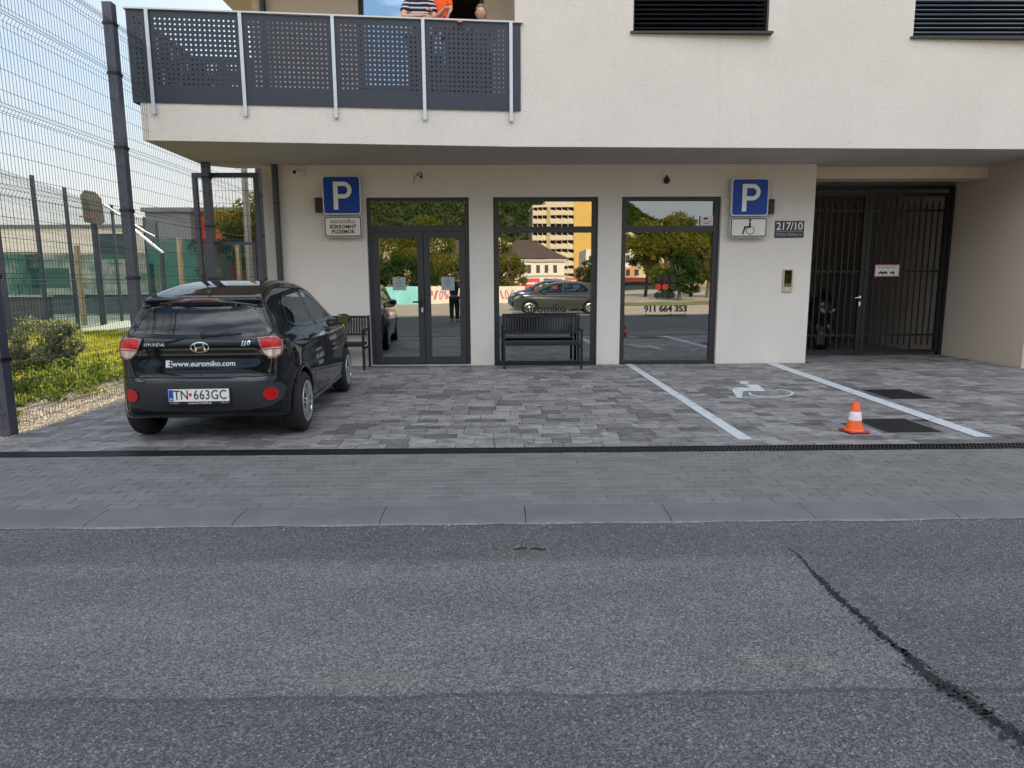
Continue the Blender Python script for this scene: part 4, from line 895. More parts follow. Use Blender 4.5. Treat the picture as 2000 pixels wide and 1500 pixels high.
def strip(name, pts, view, wd, m, parent, off=.003, closed=False, n=8):
    pts = [Vector((p[0], p[1])) for p in pts]; 
    if closed: pts.append(pts[0])
    F_ = []
    for i in range(len(pts)-1):
        for k in range(n): F_.append(pts[i].lerp(pts[i+1], k/n))
    F_.append(pts[-1]); A = []
    for i, p in enumerate(F_):
        d = (F_[min(i+1, len(F_)-1)]-F_[max(i-1, 0)]).normalized(); nn = Vector((-d.y, d.x))*wd/2; A += [p+nn, p-nn]
    P = cproj([(q.x, q.y) for q in A], view); P = P+cgrad(P)*off; mb = MB(); mb.add([tuple(p) for p in P], [(2*i, 2*i+1, 2*i+3, 2*i+2) for i in range(len(F_)-1)])
    return obj(name, mb, m, parent, world=False, smooth='all')
def ctext(name, s, size, cx, cz, view, m, parent, off=.004, **k):
    me = text_mesh(s, size, **k); sg = 1 if view in ('right', 'front') else -1
    ab = [(cx+sg*v.co.x, cz+v.co.y) for v in me.vertices]; P = cproj(ab, view); P = P+cgrad(P)*off; mb = MB(); mb.add([tuple(p) for p in P], [tuple(p.vertices) for p in me.polygons]); bpy.data.meshes.remove(me)
    return obj(name, mb, m, parent, world=False)
_rw = [(.49, 1.215), (.56, 1.11), (.62, 1.01), (.60, .975), (.3, .955)]
rw = [(a, b) for a, b in _rw]+[(0, .952)]+[(-a, b) for a, b in _rw[::-1]]+[(-.445, 1.252), (-.28, 1.27), (0, 1.276), (.28, 1.27), (.445, 1.252)]
W1 = [(.62, 1.06), (.74, 1.22), (.86, 1.305), (1.10, 1.345), (1.60, 1.37), (1.645, .985), (1.2, .99), (.8, 1.01)]
W2 = [(1.715, .98), (1.685, 1.372), (1.90, 1.355), (2.14, 1.285), (2.40, 1.17), (2.60, 1.03), (2.58, .985)]
WS = [(-.53, 1.02), (-.45, 1.34), (-.38, 1.375), (0, 1.39), (.38, 1.375), (.45, 1.34), (.53, 1.02), (.3, 1.0), (0, .995), (-.3, 1.0)]
def shrink(P, d):
    P = np.array(P, float); n = len(P); A = .5*sum(P[i-1][0]*P[i][1]-P[i][0]*P[i-1][1] for i in range(n)); o = []
    for i in range(n):
        e1 = P[i]-P[i-1]; e2 = P[(i+1) % n]-P[i]; e1 /= np.linalg.norm(e1); e2 /= np.linalg.norm(e2)
        n1 = np.array([-e1[1], e1[0]]); n2 = np.array([-e2[1], e2[0]]); s = 1 if A > 0 else -1; nn = (n1+n2)*s; nn /= np.linalg.norm(nn); o.append(P[i]+nn*d/max(.5, nn.dot(n1*s)))
    return np.array(o)
def ringpatch(name, outer, inner, view, m, parent, off):
    o, i_ = np.array(outer), np.array(inner); n = len(o); mb = MB(); A = []; K = 8
    for q in range(n):
        for k in range(K):
            f = k/K; A.append(o[q]*(1-f)+o[(q+1) % n]*f); A.append(i_[q]*(1-f)+i_[(q+1) % n]*f)
    P = cproj(A, view); P = P+cgrad(P)*off; N = n*K
    mb.add([tuple(p) for p in P], [(2*q, 2*q+1, (2*q+3) % (2*N), (2*q+2) % (2*N)) for q in range(N)]); return obj(name, mb, m, parent, world=False, smooth='all')
SEAM = mat('panel_gap', (.003, .003, .003), .9); FRIT = mat('glass_frit', (.006, .006, .007), .12, coat=.6)
LENSR = mat('lamp_red', (.42, .004, .006), .15, spec=.3, coat=.35, var=.15, vs=20); LENSC = mat('lamp_clear', (.42, .39, .38), .1, .3, coat=1, var=.2, vs=30)
CHROME = mat('chrome', (.75, .76, .78), .12, 1.0); ALLOY = mat('wheel_silver', (.50, .51, .53), .3, .7)
PLAST = mat('bumper_plastic', (.016, .018, .021), .5, bump=.15, bs=300); SEATM = mat('seat_fabric', (.03, .032, .036), .9, var=.2, vs=30)
V_, Q_ = surface_nets(-.06, 3.72, -.90, .90, .12, 1.56, .026)
for _ in range(4):
    f_ = carf(V_[:, 0], V_[:, 1], V_[:, 2]); V_ = V_-cgrad(V_)*np.clip(f_, -.02, .02)[:, None]*.8
def inpoly(poly, x, y): return sdf2(np.array(poly, float), x, y) < 0
cen = V_[Q_].mean(1); kill = np.zeros(len(Q_), bool)
kill |= inpoly(shrink(rw, .035), cen[:, 1], cen[:, 2]) & (cen[:, 0] < .6)
kill |= inpoly(shrink(WS, .035), cen[:, 1], cen[:, 2]) & (cen[:, 0] > 1.9)
for W_ in (W1, W2): kill |= inpoly(shrink(W_, .028), cen[:, 0], cen[:, 2]) & (np.abs(cen[:, 1]) > .45)
bm_ = bpy.data.meshes.new('car_body'); bm_.from_pydata([tuple(v) for v in V_], [], [tuple(int(i) for i in q) for q in Q_[~kill]]); bm_.polygons.foreach_set('use_smooth', [True]*len(bm_.polygons))
_b = bmesh.new(); _b.from_mesh(bm_); bmesh.ops.recalc_face_normals(_b, faces=_b.faces); _b.to_mesh(bm_); _b.free()
def make_car(loc, rz, label, paint, full=True, sx=1., sz=1., group=None, steel=False):
    car = thing('parked_car', label, 'car', loc, rz, group); car.scale = (sx, 1, sz); L = lambda n, mb, m, par=None, **k: obj(n, mb, m, par or car, world=False, **k)
    body = link('body', bm_ if full else bm_.copy(), None, car, world=False); 
    if not bm_.materials: bm_.materials.append(paint)
    if not full: body.data.materials.clear(); body.data.materials.append(paint)
    # glazing with black edge print
    def win(name, P, view, g): 
        w_ = patch(name, shrink(P, .03), view, g, car, off=.002, res=.04); ringpatch('window_edge', P, shrink(P, .034), view, FRIT, w_, .006); return w_
    rwn = win('rear_window', rw, 'rear', CARGLASS); win('windscreen', WS, 'front', CARGLASS)
    for vw in ('left', 'right'):
        for W_ in (W1, W2): win('side_window', W_, vw, CARGLASS)
    # wheels
    for a in AX:
        for s in (-1, 1):
            T_ = [(.19, .085), (.205, .095), (.235, .098), (.268, .09), (.288, .07), (.292, .04), (.292, -.04), (.288, -.07), (.268, -.09), (.21, -.095)]
            wh = bpy.data.objects.new('wheel', None); COL.objects.link(wh); wh.parent = car; wh.location = (a, s*.71, WR); wh.rotation_euler = (0, 0, 0 if s > 0 else math.pi)
            ww = lambda n, mb, m, **k: obj(n, mb, m, wh, world=False, **k)
            ww('tyre', MB().lathe(T_, axis='y', n=44), RUBBER, smooth=True)
            ww('wheel_dish', MB().lathe([(.195, .085), (.185, .05), (.06, .03), (.001, .03)], axis='y', n=32), mat('wheel_dark', (.02, .02, .022), .5) if 'wheel_dark' not in bpy.data.materials else bpy.data.materials['wheel_dark'], smooth=True)
            mb = MB().lathe([(.205, .088), (.203, .099), (.188, .103), (.176, .097), (.172, .088)], axis='y', n=44).lathe([(.055, .085), (.05, .10), (.03, .106), (.001, .107)], axis='y', n=20)
            for k in range(8):
                an = 2*math.pi*k/8+.2
                for da in (-.13, .13):
                    c0, s0 = math.cos(an), math.sin(an); c1, s1 = math.cos(an+da), math.sin(an+da)
                    mb.bar((.045*c0, .095, .045*s0), (.180*c1, .095, .180*s1), .018, .014, up=(0, 1, 0))
            ww('wheel_cover', mb, ALLOY, smooth=True)
    mb = MB()   # arch edge lips and liners
    for a in AX:
        for s in ('left', 'right'):
            pts = [(a+.352*math.cos(R(t_)), WR+.005+.352*math.sin(R(t_))) for t_ in range(-14, 195, 11)]
            strip('wheel_arch', pts, s, .026, paint, car, off=.006, n=3)
    sm = MB()
    for s in ('left', 'right'):
        for pts in ([(1.665, 1.41), (1.69, .95), (1.70, .7), (1.66, .30)], [(.82, 1.02), (.84, .86), (.98, .70), (1.02, .50), (.99, .33)], [(2.62, 1.0), (2.64, .8), (2.60, .55), (2.56, .32)], [(.95, .285), (1.7, .275), (2.58, .285)]):
            strip('door_seam', pts, s, .007, SEAM, car, off=.0025)
        for xh in (1.16, 1.98):
            P = cproj([(xh-.08, .90), (xh+.08, .905)], s); sg = 1 if s == 'left' else -1
            L('door_handle', MB().tube([tuple(P[0]), tuple(P[0]+(.01, sg*.028, 0)), tuple(P[1]+(-.01, sg*.028, 0)), tuple(P[1])], .012, 8), paint, smooth=True)
    # mirrors
    for s in (-1, 1):
        mh = L('wing_mirror', shell([(-.0, 0, .055, .045, 2.5), (.03, 0, .085, .065, 2.6), (.09, 0, .075, .055, 2.5), (.13, 0, .03, .025, 2.2)]), paint, smooth='all')
        mh.rotation_euler = (0, 0, R(-90)); mh.location = (2.36, s*.865, .995)
        L('mirror_arm', MB().bar((2.42, s*.68, .975), (2.42, s*.81, .985), .05, .03), PLAST)
        g = L('mirror_glass', MB().prism([(a, b) for a, b in rrect(-.066, .066, -.05, .05, .03)], -.003, .0, 'yz'), glassmat('mirror_silver', refl=.95, tint=(0, 0, 0)) if 'mirror_silver' not in bpy.data.materials else bpy.data.materials['mirror_silver'], mh)
        g.rotation_euler = (0, 0, R(90)); g.location = (0, -.002, 0)
        g.matrix_parent_inverse = Matrix.Identity(4)
    # rear lamps
    for s in (-1, 1):
        TL = [(-.495, .955), (-.60, .972), (-.72, .968), (-.775, .93), (-.785, .86), (-.765, .80), (-.70, .765), (-.62, .775), (-.56, .82), (-.52, .88)]
        TL = [(-s*(-.50+(a+.495)*.74), b) for a, b in TL]
        tl = patch('tail_light', TL, 'rear', LENSR, car, off=.010, res=.035); ringpatch('lamp_surround', shrink(TL, -.006), shrink(TL, .008), 'rear', FRIT, tl, .013); ringpatch('lamp_rim', shrink(TL, .010), shrink(TL, .0135), 'rear', LENSC, tl, .014)
        lw = [(-.56, .845), (-.66, .852), (-.757, .853), (-.745, .812), (-.69, .787), (-.63, .793), (-.585, .82)]; patch('clear_lens', [(-s*(-.50+(a+.495)*.74), b) for a, b in lw], 'rear', LENSC, tl, off=.0125, res=.03)
        st = [(-.56, .855), (-.66, .866), (-.757, .868)]; strip('lamp_divider', [(-s*(-.50+(a+.495)*.74), b) for a, b in st], 'rear', .010, LENSC, tl, off=.0135)
        hl = [(a*s, b) for a, b in ((.40, .76), (.62, .86), (.72, .84), (.70, .74), (.58, .68), (.44, .70))]
        patch('headlight', hl, 'front', LENSC, car, off=.006)
    patch('grille', [(-.42, .32), (-.50, .52), (-.40, .60), (.40, .60), (.50, .52), (.42, .32)], 'front', BLACK, car, off=.005)
    return car, L, body, rwn
CARB = mat('car_paint_black', (.002, .004, .008), .06, spec=.25, coat=.6)
car, L, body, rwn = make_car((-2.69, 5.93, .004), R(93.2), 'black five door hatchback parked rear towards the road beside the fence', CARB)
patch('bumper_insert', [(-.68, .555), (-.72, .50), (-.69, .40), (-.60, .345), (-.4, .31), (0, .30), (.4, .31), (.60, .345), (.69, .40), (.72, .50), (.68, .555), (.4, .572), (0, .576), (-.4, .572)], 'rear', PLAST, car, off=.004)
strip('bumper_seam', [(-.71, .62), (-.5, .612), (0, .61), (.5, .612), (.71, .62)], 'rear', .008, SEAM, car, off=.002)
strip('tailgate_seam', [(-.635, 1.03), (-.60, .955), (-.485, .945), (-.51, .80), (-.57, .72), (-.50, .66), (-.35, .645), (.35, .645), (.50, .66), (.57, .72), (.51, .80), (.485, .945), (.60, .955), (.635, 1.03)], 'rear', .006, SEAM, car, off=.002)
for s in (-1, 1):
    rf = patch('rear_reflector', circle(s*.60, .455, .052, 20), 'rear', LENSR, car, off=.012, res=.04)
    ringpatch('reflector_rim', circle(s*.60, .455, .060, 20), circle(s*.60, .455, .050, 20), 'rear', mat('reflector_rim', (.3, .02, .02), .3) if 'reflector_rim' not in bpy.data.materials else bpy.data.materials['reflector_rim'], rf, .014)
patch('brake_light', [(-.16, 1.290), (-.15, 1.302), (.15, 1.302), (.16, 1.290)], 'rear', mat('brake_red', (.16, .006, .008), .15, coat=1), car, off=.004)
# spoiler lip over the window
mb = MB(); ys = np.linspace(-.53, .53, 25); zc = 1.226+.052*(1-(abs(ys)/.53)**2.6); A = cproj(list(zip(ys, zc)), 'rear')
pr = []
for p, y in zip(A, ys):
    e = .055*(1-.85*(abs(y)/.53)**3); pr += [(p[0]-e, p[1], p[2]-.004), (p[0]-e, p[1], p[2]+.010), (p[0]+.03, p[1], p[2]+.030), (p[0]+.03, p[1], p[2]-.01)]
mb.add(pr, [(4*i+k, 4*i+(k+1) % 4, 4*i+4+(k+1) % 4, 4*i+4+k) for i in range(24) for k in range(4)]+[(0, 3, 2, 1), (96, 97, 98, 99)])
L('spoiler', mb, CARB, smooth=True)
# plate
pl = L('number_plate', MB().box(-.022, -.010, -.26, .26, .405, .515), mat('plate_white', (.72, .72, .70), .4)); pl.location.y = .0
L('plate_holder', MB().box(-.010, .03, -.268, .268, .375, .522), BLACK)
PY = -.0232
L('country_band', MB().box(-.0228, -.0221, .218, .257, .409, .511), mat('plate_blue', (.01, .06, .4), .4), pl)
tf = lambda cx, cz, k=1.: (lambda a, b: (-.0232, cx-a*k, cz+b))
L('plate_letters', text_mb('TN', .118, tf(.152, .460, .80), bold=.001), BK, pl); L('plate_letters', text_mb('663GC', .118, tf(-.098, .460, .80), bold=.001, space=1.05), BK, pl)
L('plate_crest', MB().add([(-.0232, .072+a, .464+b) for a, b in ((-.014, .016), (.014, .016), (.013, -.004), (0, -.020), (-.013, -.004))], [(0, 1, 2, 3, 4)]), RED, pl)
L('country_code', text_mb('SK', .026, tf(.238, .428)), WHITE, pl)
HW = mat('holder_print', (.6, .6, .6), .5)
L('holder_lettering', text_mb('www.AUTO.MP.sk', .026, lambda a, b: (-.0107, .0-a, .389+b), bold=.0008), HW, pl)
L('holder_lettering', text_mb('HYUNDAI', .016, lambda a, b: (-.0107, .215-a, .389+b)), HW, pl); L('holder_lettering', text_mb('TRENČÍN', .016, lambda a, b: (-.0107, -.215-a, .389+b)), HW, pl)
# lettering and badge on the tailgate
DW = mat('decal_white', (.62, .62, .62), .5)
ctext('tailgate_lettering', 'www.euromiko.com', .066, -.03, .728, 'rear', DW, body, bold=.0008)
ctext('tailgate_logo', 'E', .075, .285, .728, 'rear', DW, body, bold=.004)
mb = MB()
for k in range(3): 
    P = cproj(circle(.250, .702+.024*k, .006, 8), 'rear'); P = P+cgrad(P)*.004; mb.add([tuple(p) for p in P], [tuple(range(8))])
L('tailgate_logo_dots', mb, DW, body)
ctext('maker_badge', 'HYUNDAI', .040, .395, .898, 'rear', CHROME, body, bold=.0006); ctext('model_badge', 'i10', .062, -.395, .905, 'rear', CHROME, body, bold=.002, shear=.25)
ez = .875
ringpatch('badge', circle(0, ez, .083, 28, .046), circle(0, ez, .073, 28, .038), 'rear', CHROME, body, .012)
for pts, wd in (([(.047, ez+.03), (.030, ez-.03)], .014), ([(-.030, ez+.03), (-.047, ez-.03)], .014), ([(.036, ez-.006), (-.036, ez+.006)], .011)):
    strip('badge_letter', pts, 'rear', wd, CHROME, body, off=.013, n=4)
L('rear_wiper', MB().bar((.105, -.02, .978), (.125, -.36, .992), .022, .018).tube([(.10, -.02, .975), (.14, -.02, .975)], .022, 12), METB, rwn)
L('washer_button', MB().box(.055, .075, -.012, .012, .62, .632), METB)
L('antenna', MB().tube([(.42, 0, 1.345), (.42, 0, 1.39)], [.035, .014], 14).tube([(.42, 0, 1.375), (.33, .03, 1.52)], [.006, .0035], 8), METB, smooth=True)
# side lettering on the doors
for cx, cz, s_, sz in ((2.12, .80, 'euromiko', .105), (2.12, .715, 'REALITY', .04), (2.12, .665, 'www.euromiko.com', .036), (1.30, .74, 'euromiko s.r.o.', .05), (1.30, .665, '0911 664 353', .066), (1.30, .59, 'TRENČÍN', .06)):
    ctext('door_lettering', s_, sz, cx, cz, 'right', DW, body)
strip('door_logo', [(2.09, .90), (2.09, .97)], 'right', .018, DW, body, off=.003)
strip('door_logo', [(2.12, .90), (2.12, .97)], 'right', .006, DW, body, off=.003)
# cabin
sb = lambda x, y: None
L('cabin_floor', MB().box(.5, 2.9, -.62, .62, .25, .32), SEATM)
for x, ys_ in ((1.85, (-.34, .34)), (.95, (-.33, .33))):
    for y in ys_:
        st = L('car_seat', shell([(-.06, .0, .20, .30, 3), (.0, .0, .23, .33, 3.2), (.07, .0, .20, .30, 3)]), SEATM, smooth='all'); st.rotation_euler = (0, R(-14), R(90)); st.location = (x, y, .80)
        hr = L('headrest', shell([(-.05, 0, .10, .07, 2.6), (0, 0, .13, .095, 2.8), (.05, 0, .10, .07, 2.6)]), SEATM, smooth='all'); hr.rotation_euler = (0, 0, R(90)); hr.location = (x-.11, y, 1.20 if x > 1.2 else 1.12)
L('dashboard', shell([(-.68, 0, .20, .10, 2.5), (0, 0, .24, .13, 2.6), (.68, 0, .20, .10, 2.5)]), SEATM, smooth='all').location = (2.72, 0, .87)
sw = L('steering_wheel', MB().lathe([(.17+.014*math.cos(a), .014*math.sin(a)) for a in np.linspace(0, 2*math.pi, 9)], axis='x', n=32).bar((0, -.16, 0), (0, .16, 0), .03).bar((0, 0, 0), (0, 0, -.16), .03), METB, smooth=True)
sw.rotation_euler = (0, R(20), 0); sw.location = (2.38, .34, .96)
L('rear_view_mirror', MB().box(2.28, 2.31, -.11, .11, 1.24, 1.31), BLACK, smooth=False)
# ================================================================== LEFT SIDE: fences, court, trees, far buildings
def fold_profile(z0, z1, folds, depth=.035, hh=.05):
    P = [(0, z0)]
    for f in folds: P += [(0, f-hh), (depth, f), (0, f+hh)]
    P.append((0, z1)); return P
def fence_panel_mesh(name, Lg, z0, z1, folds, m, sp=.05, r=.0026, hsp=.2):
    mb = MB(); P = fold_profile(z0, z1, folds); n = int(Lg/sp)
    for i in range(n+1):
        y = i*Lg/n
        mb.tube([(x, y, z) for x, z in P], r, 3, cap=False)
    hz = []; z = z0+.03
    while z < z1: hz.append((0, z)); z += hsp
    for f in folds: hz += [(0, f-.05), (.035, f), (0, f+.05)]
    hz.append((0, z1-.03))
    for x, z in hz: mb.tube([(x+r*1.5, 0, z), (x+r*1.5, Lg, z)], r*1.15, 3, cap=False)
    me = bpy.data.meshes.new(name); me.from_pydata(mb.v, [], mb.f); me.materials.append(m); return me
def run_fence(name, label, pts, z0, z1, folds, wm, pm, pw, ptop, r=.0024, sp=.05, clampz=(), cat='fence', skip=()):
    t = thing(name, label, cat, (pts[0][0], pts[0][1], 0)); cache = {}
    for i, p in enumerate(pts):
        po = MB().box(-pw/2, pw/2, -pw/2, pw/2, -.05, ptop); o = obj('fence_post', po, pm, t, world=False, bevel=.004); o.location = (p[0]-pts[0][0], p[1]-pts[0][1], 0)
        if clampz:
            for z in clampz:
                if 'cl' not in cache: c = obj('post_clamp', MB().box(-pw/2-.008, pw/2+.008, -pw/2-.008, pw/2+.008, 0, .035), METB, o, world=False); cache['cl'] = c.data
                else: c = bpy.data.objects.new('post_clamp', cache['cl']); COL.objects.link(c); c.parent = o
                c.location = (0, 0, z)
        if i == len(pts)-1 or i in skip: continue
        q = pts[i+1]; Lg = math.hypot(q[0]-p[0], q[1]-p[1])-pw; k = round(Lg, 3)
        if k not in cache: cache[k] = fence_panel_mesh('wire_panel', Lg, z0, z1, folds, wm, r=r, sp=sp)
        o = bpy.data.objects.new('wire_panel', cache[k]); COL.objects.link(o); o.parent = t
        a = math.atan2(q[1]-p[1], q[0]-p[0]); o.rotation_euler = (0, 0, a-math.pi/2); o.location = (p[0]-pts[0][0]+math.cos(a)*pw/2, p[1]-pts[0][1]+math.sin(a)*pw/2, 0)
    return t
run_fence('wire_fence', 'tall dark wire mesh fence on thick posts along the left of the parked car', [(-4.78, 1.49+2.47*i) for i in range(12)], .06, 4.68, [.22, .72, 1.5, 2.35, 3.12, 4.0, 4.58],
          WIRE, POSTM, .115, 4.84, clampz=(.72, 1.5, 2.35, 3.12, 4.0, 4.58))
run_fence('wire_fence', 'lower farther wire mesh fence standing between the lawn and the sports court', [(-11.05+(-.644)*i, 12.2+2.415*i) for i in range(10)], .08, 4.30, [.3, 1.2, 2.1, 3.0, 3.6, 4.15],
          WIREG, POSTM, .09, 4.42, r=.0028, sp=.062)
# side gate between the tall fence and the house
t = thing('side_gate', 'narrow dark mesh side gate between the tall fence and the building corner', 'gate', (-4.5, 11.5, 0))
obj('gate_frame', MB().frame(-5.06, -3.995, .02, 3.23, .07, 11.46, 11.53), POSTM, t)
lf = obj('gate_leaf', MB().frame(-4.94, -4.10, .06, 2.12, .05, 11.47, 11.52), POSTM, t)
mb = MB()
for i in range(17): X = -4.98+.055*i; mb.tube([(X, 11.5, .08), (X, 11.5, 3.16)], .0028, 3, cap=False)
for i in range(16): z = .15+.2*i; mb.tube([(-4.99, 11.503, z), (-4.07, 11.503, z)], .003, 3, cap=False)
obj('gate_mesh', mb, WIRE, t)
obj('gate_handle', MB().tube([(-4.13, 11.46, 1.05), (-4.13, 11.42, 1.05), (-4.24, 11.42, 1.05)], .01, 8), STEEL, lf)
# sports court
struct('court_surface', MB().box(-30, -8.5, 21.0, 33.0, -.3, -.02), mat('court_green', (.16, .24, .17), .9, var=.15, vs=2))
struct('yard_ground', MB().box(-8.4, -4.0, 30.2, 60, -.3, -.02), GRAV)
CW = mat('court_wall', (.10, .105, .11), .9, var=.25, vs=1.5)
t = thing('court_wall', 'low dark concrete wall with pale top rail at the near left edge of the court', 'wall', (-18, 20.6, 0))
obj('wall_panel', MB().box(-26, -13.6, 20.5, 20.68, -.02, 1.05), CW, t); obj('top_rail', MB().box(-26, -13.58, 20.47, 20.71, 1.052, 1.10), STEEL, t)
t = thing('court_wall', 'low dark wall at the far side of the green sports court below the net', 'wall', (-18, 33.2, 0))
obj('wall_panel', MB().box(-30, -8.5, 33.1, 33.3, -.02, .90), CW, t); obj('top_rail', MB().box(-30, -8.5, 33.07, 33.33, .902, .95), STEEL, t)
def netmat():
    m = bpy.data.materials.new('windbreak_net_weave'); m.use_nodes = True; t = m.node_tree; t.nodes.clear(); N = t.nodes.new
    o = N('ShaderNodeOutputMaterial'); mi = N('ShaderNodeMixShader'); a = N('ShaderNodeBsdfTransparent'); b = N('ShaderNodeBsdfDiffuse'); tl = N('ShaderNodeBsdfTranslucent'); m2 = N('ShaderNodeMixShader')
    b.inputs['Color'].default_value = (.018, .058, .056, 1); tl.inputs['Color'].default_value = (.022, .075, .068, 1); m2.inputs[0].default_value = .5
    n = N('ShaderNodeTexNoise'); n.inputs['Scale'].default_value = 1.5; co = N('ShaderNodeTexCoord'); r = N('ShaderNodeMapRange'); r.inputs['From Min'].default_value = .3; r.inputs['From Max'].default_value = .7; r.inputs['To Min'].default_value = .5; r.inputs['To Max'].default_value = .95
    t.links.new(co.outputs['Object'], n.inputs[0]); t.links.new(n.outputs[0], r.inputs[0]); t.links.new(r.outputs[0], mi.inputs[0])
    t.links.new(b.outputs[0], m2.inputs[1]); t.links.new(tl.outputs[0], m2.inputs[2]); t.links.new(a.outputs[0], mi.inputs[1]); t.links.new(m2.outputs[0], mi.inputs[2]); t.links.new(mi.outputs[0], o.inputs[0]); return m
NET = netmat()
def net(label, x0, x1, y, z0, z1):
    t = thing('windbreak_net', label, 'net', ((x0+x1)/2, y, z0)); n = int((x1-x0)/.25); mb = MB()
    mb.grid(lambda u, v: (x0+(x1-x0)*u, y+.05*math.sin(u*n*.9)*(1-v*.5), z0+(z1-z0)*v-.03*math.sin(u*n*.5)**2*v), n, 6); obj('net_cloth', mb, NET, t)
    obj('net_rope', MB().tube([(x0, y, z1+.02), (x1, y, z1+.02)], .015, 5), METB, t)
net('long green windbreak net along the far side of the sports court', -30, -13.0, 32.9, .96, 2.85)
net('green net behind the narrow side gate, below the tree', -12.6, -7.4, 24.6, .3, 2.95)
net('green net at the left edge, above the near court wall', -26, -13.7, 20.6, 1.12, 2.35)
WOOD = mat('timber_post', (.46, .34, .19), .85, var=.2, vs=6)
for X, Y, h, lb in ((-14.75, 24, 2.75, 'weathered timber post in the court, left of the thick fence post'), (-11.2, 24, 3.0, 'timber post standing just left of the side gate'),
                    (-10.05, 24, 2.82, 'timber post seen through the side gate, left one'), (-9.18, 24, 2.75, 'timber post seen through the side gate, below the tree'), (-12.55, 25, 2.3, 'timber post right beside the thick dark fence post')):
    tag(obj('timber_post', MB().tube([(X, Y, -.05), (X, Y, h)], .09, 10), WOOD, smooth=True, origin=(X, Y, 0)), lb, 'post', 'timber posts round the court')
tag(obj('metal_post', MB().tube([(-16.0, 24, 0), (-16.0, 24, 3.96)], .06, 10), POSTM, smooth=True, origin=(-16, 24, 0)), 'thin dark metal post in the court, left of the basketball hoop', 'post')
# basketball hoop seen from behind
t = thing('basketball_hoop', 'grey basketball backboard on a pole with diagonal braces beyond the fence', 'basketball hoop', (-14.2, 24.5, 0))
BB = mat('backboard_grey', (.16, .14, .11), .8, var=.2, vs=5)
obj('backboard', MB().prism([(-14.40, 3.55), (-13.86, 3.45), (-13.72, 3.55), (-13.76, 4.35), (-13.92, 4.55), (-14.28, 4.62), (-14.44, 4.45)], 24.0, 24.06, 'xz'), BB, t)
obj('pole', MB().tube([(-14.2, 24.3, 0), (-14.2, 24.3, 3.6), (-14.1, 24.07, 3.9)], .075, 10), POSTM, t, smooth=True)
obj('brace', MB().tube([(-13.8, 24.08, 4.2), (-12.8, 24.8, 3.3), (-12.5, 25, 3.1)], .03, 6), STEEL, t)
obj('rim', MB().lathe([(.23+.012*math.cos(a), .012*math.sin(a)) for a in np.linspace(0, 6.283, 7)], (-14.1, 23.7, 3.7), n=20), mat('rim_orange', (.5, .12, .03), .5), t)
t = thing('barrier', 'pale slanting barrier arm on a grey post at the edge of the court', 'barrier', (-11.97, 24.3, 0))
obj('barrier_arm', MB().bar((-12.86, 24.3, 3.30), (-11.93, 24.3, 2.50), .10, .06), WHITE, t); obj('barrier_post', MB().box(-12.03, -11.93, 24.25, 24.35, 0, 2.48), POSTM, t)
t = thing('lamp_post', 'tall lamp post standing behind the side gate beside the building', 'lamp post', (-8.78, 24, 0))
obj('pole', MB().tube([(-8.80, 24, 0), (-8.80, 24, 3), (-8.78, 24, 6.6)], [.14, .12, .09], 14), mat('lamp_post_metal', (.33, .30, .26), .5, .3, var=.15, vs=6), t, smooth=True)
obj('lamp_arm', MB().tube([(-8.78, 24, 6.6), (-8.5, 24, 6.9), (-8.0, 24, 7.0)], .05, 8), STEEL, t, smooth=True); obj('lamp_head', MB().box(-8.1, -7.5, 23.88, 24.12, 6.95, 7.08), STEEL, t, bevel=.02)
# far buildings
WB = mat('far_white_render', (.86, .78, .62), .9, var=.06, vs=.4); GB = mat('far_grey_cladding', (.16, .17, .18), .7, var=.1, vs=.8); RB = mat('far_red_cladding', (.42, .05, .03), .7, var=.1, vs=.8)
DG = mat('far_dark_glass', (.03, .05, .06), .15)
def block(name, label, x0, x1, y0, y1, h, m, wins=(), roof=None, slope=0):
    t = thing(name, label, 'building', ((x0+x1)/2, y0, 0)); obj('wall', MB().box(x0, x1, y0, y1, -.3, h), m, t)
    obj('roof', MB().prism([(x0-.2, y0-.2), (x1+.2, y0-.2), (x1+.2, y1+.2), (x0-.2, y1+.2)], h+.002, h+.3), roof or GB, t)
    for (a, b, c, d) in wins:
        f = obj('window', MB().box(a, b, y0-.03, y0-.001, c, d), FRAME, t); obj('pane', MB().box(a+.08, b-.08, y0-.04, y0-.031, c+.08, d-.08), DG, f)
    return t
block('white_hall', 'long cream white hall far beyond the court at the left edge', -62, -37.2, 70, 95, 7.0, WB, [(-41, -38.2, 3.9, 6.4), (-48, -44, 1.0, 3), (-55, -51, 1.0, 3)])
block('grey_hall', 'dark grey box shaped hall between the white hall and the red cube', -25.6, -22.4, 50, 70, 6.5, GB)
block('red_building', 'bright red cube shaped building beyond the court seen through the side gate', -22.3, -19.4, 51, 66, 6.6, RB)
block('grey_hall', 'grey building with pale roof edge behind the tree near the side gate', -19.2, -10, 56, 72, 7.6, mat('far_pale_grey', (.30, .29, .28), .8, var=.1, vs=.5), roof=WB)
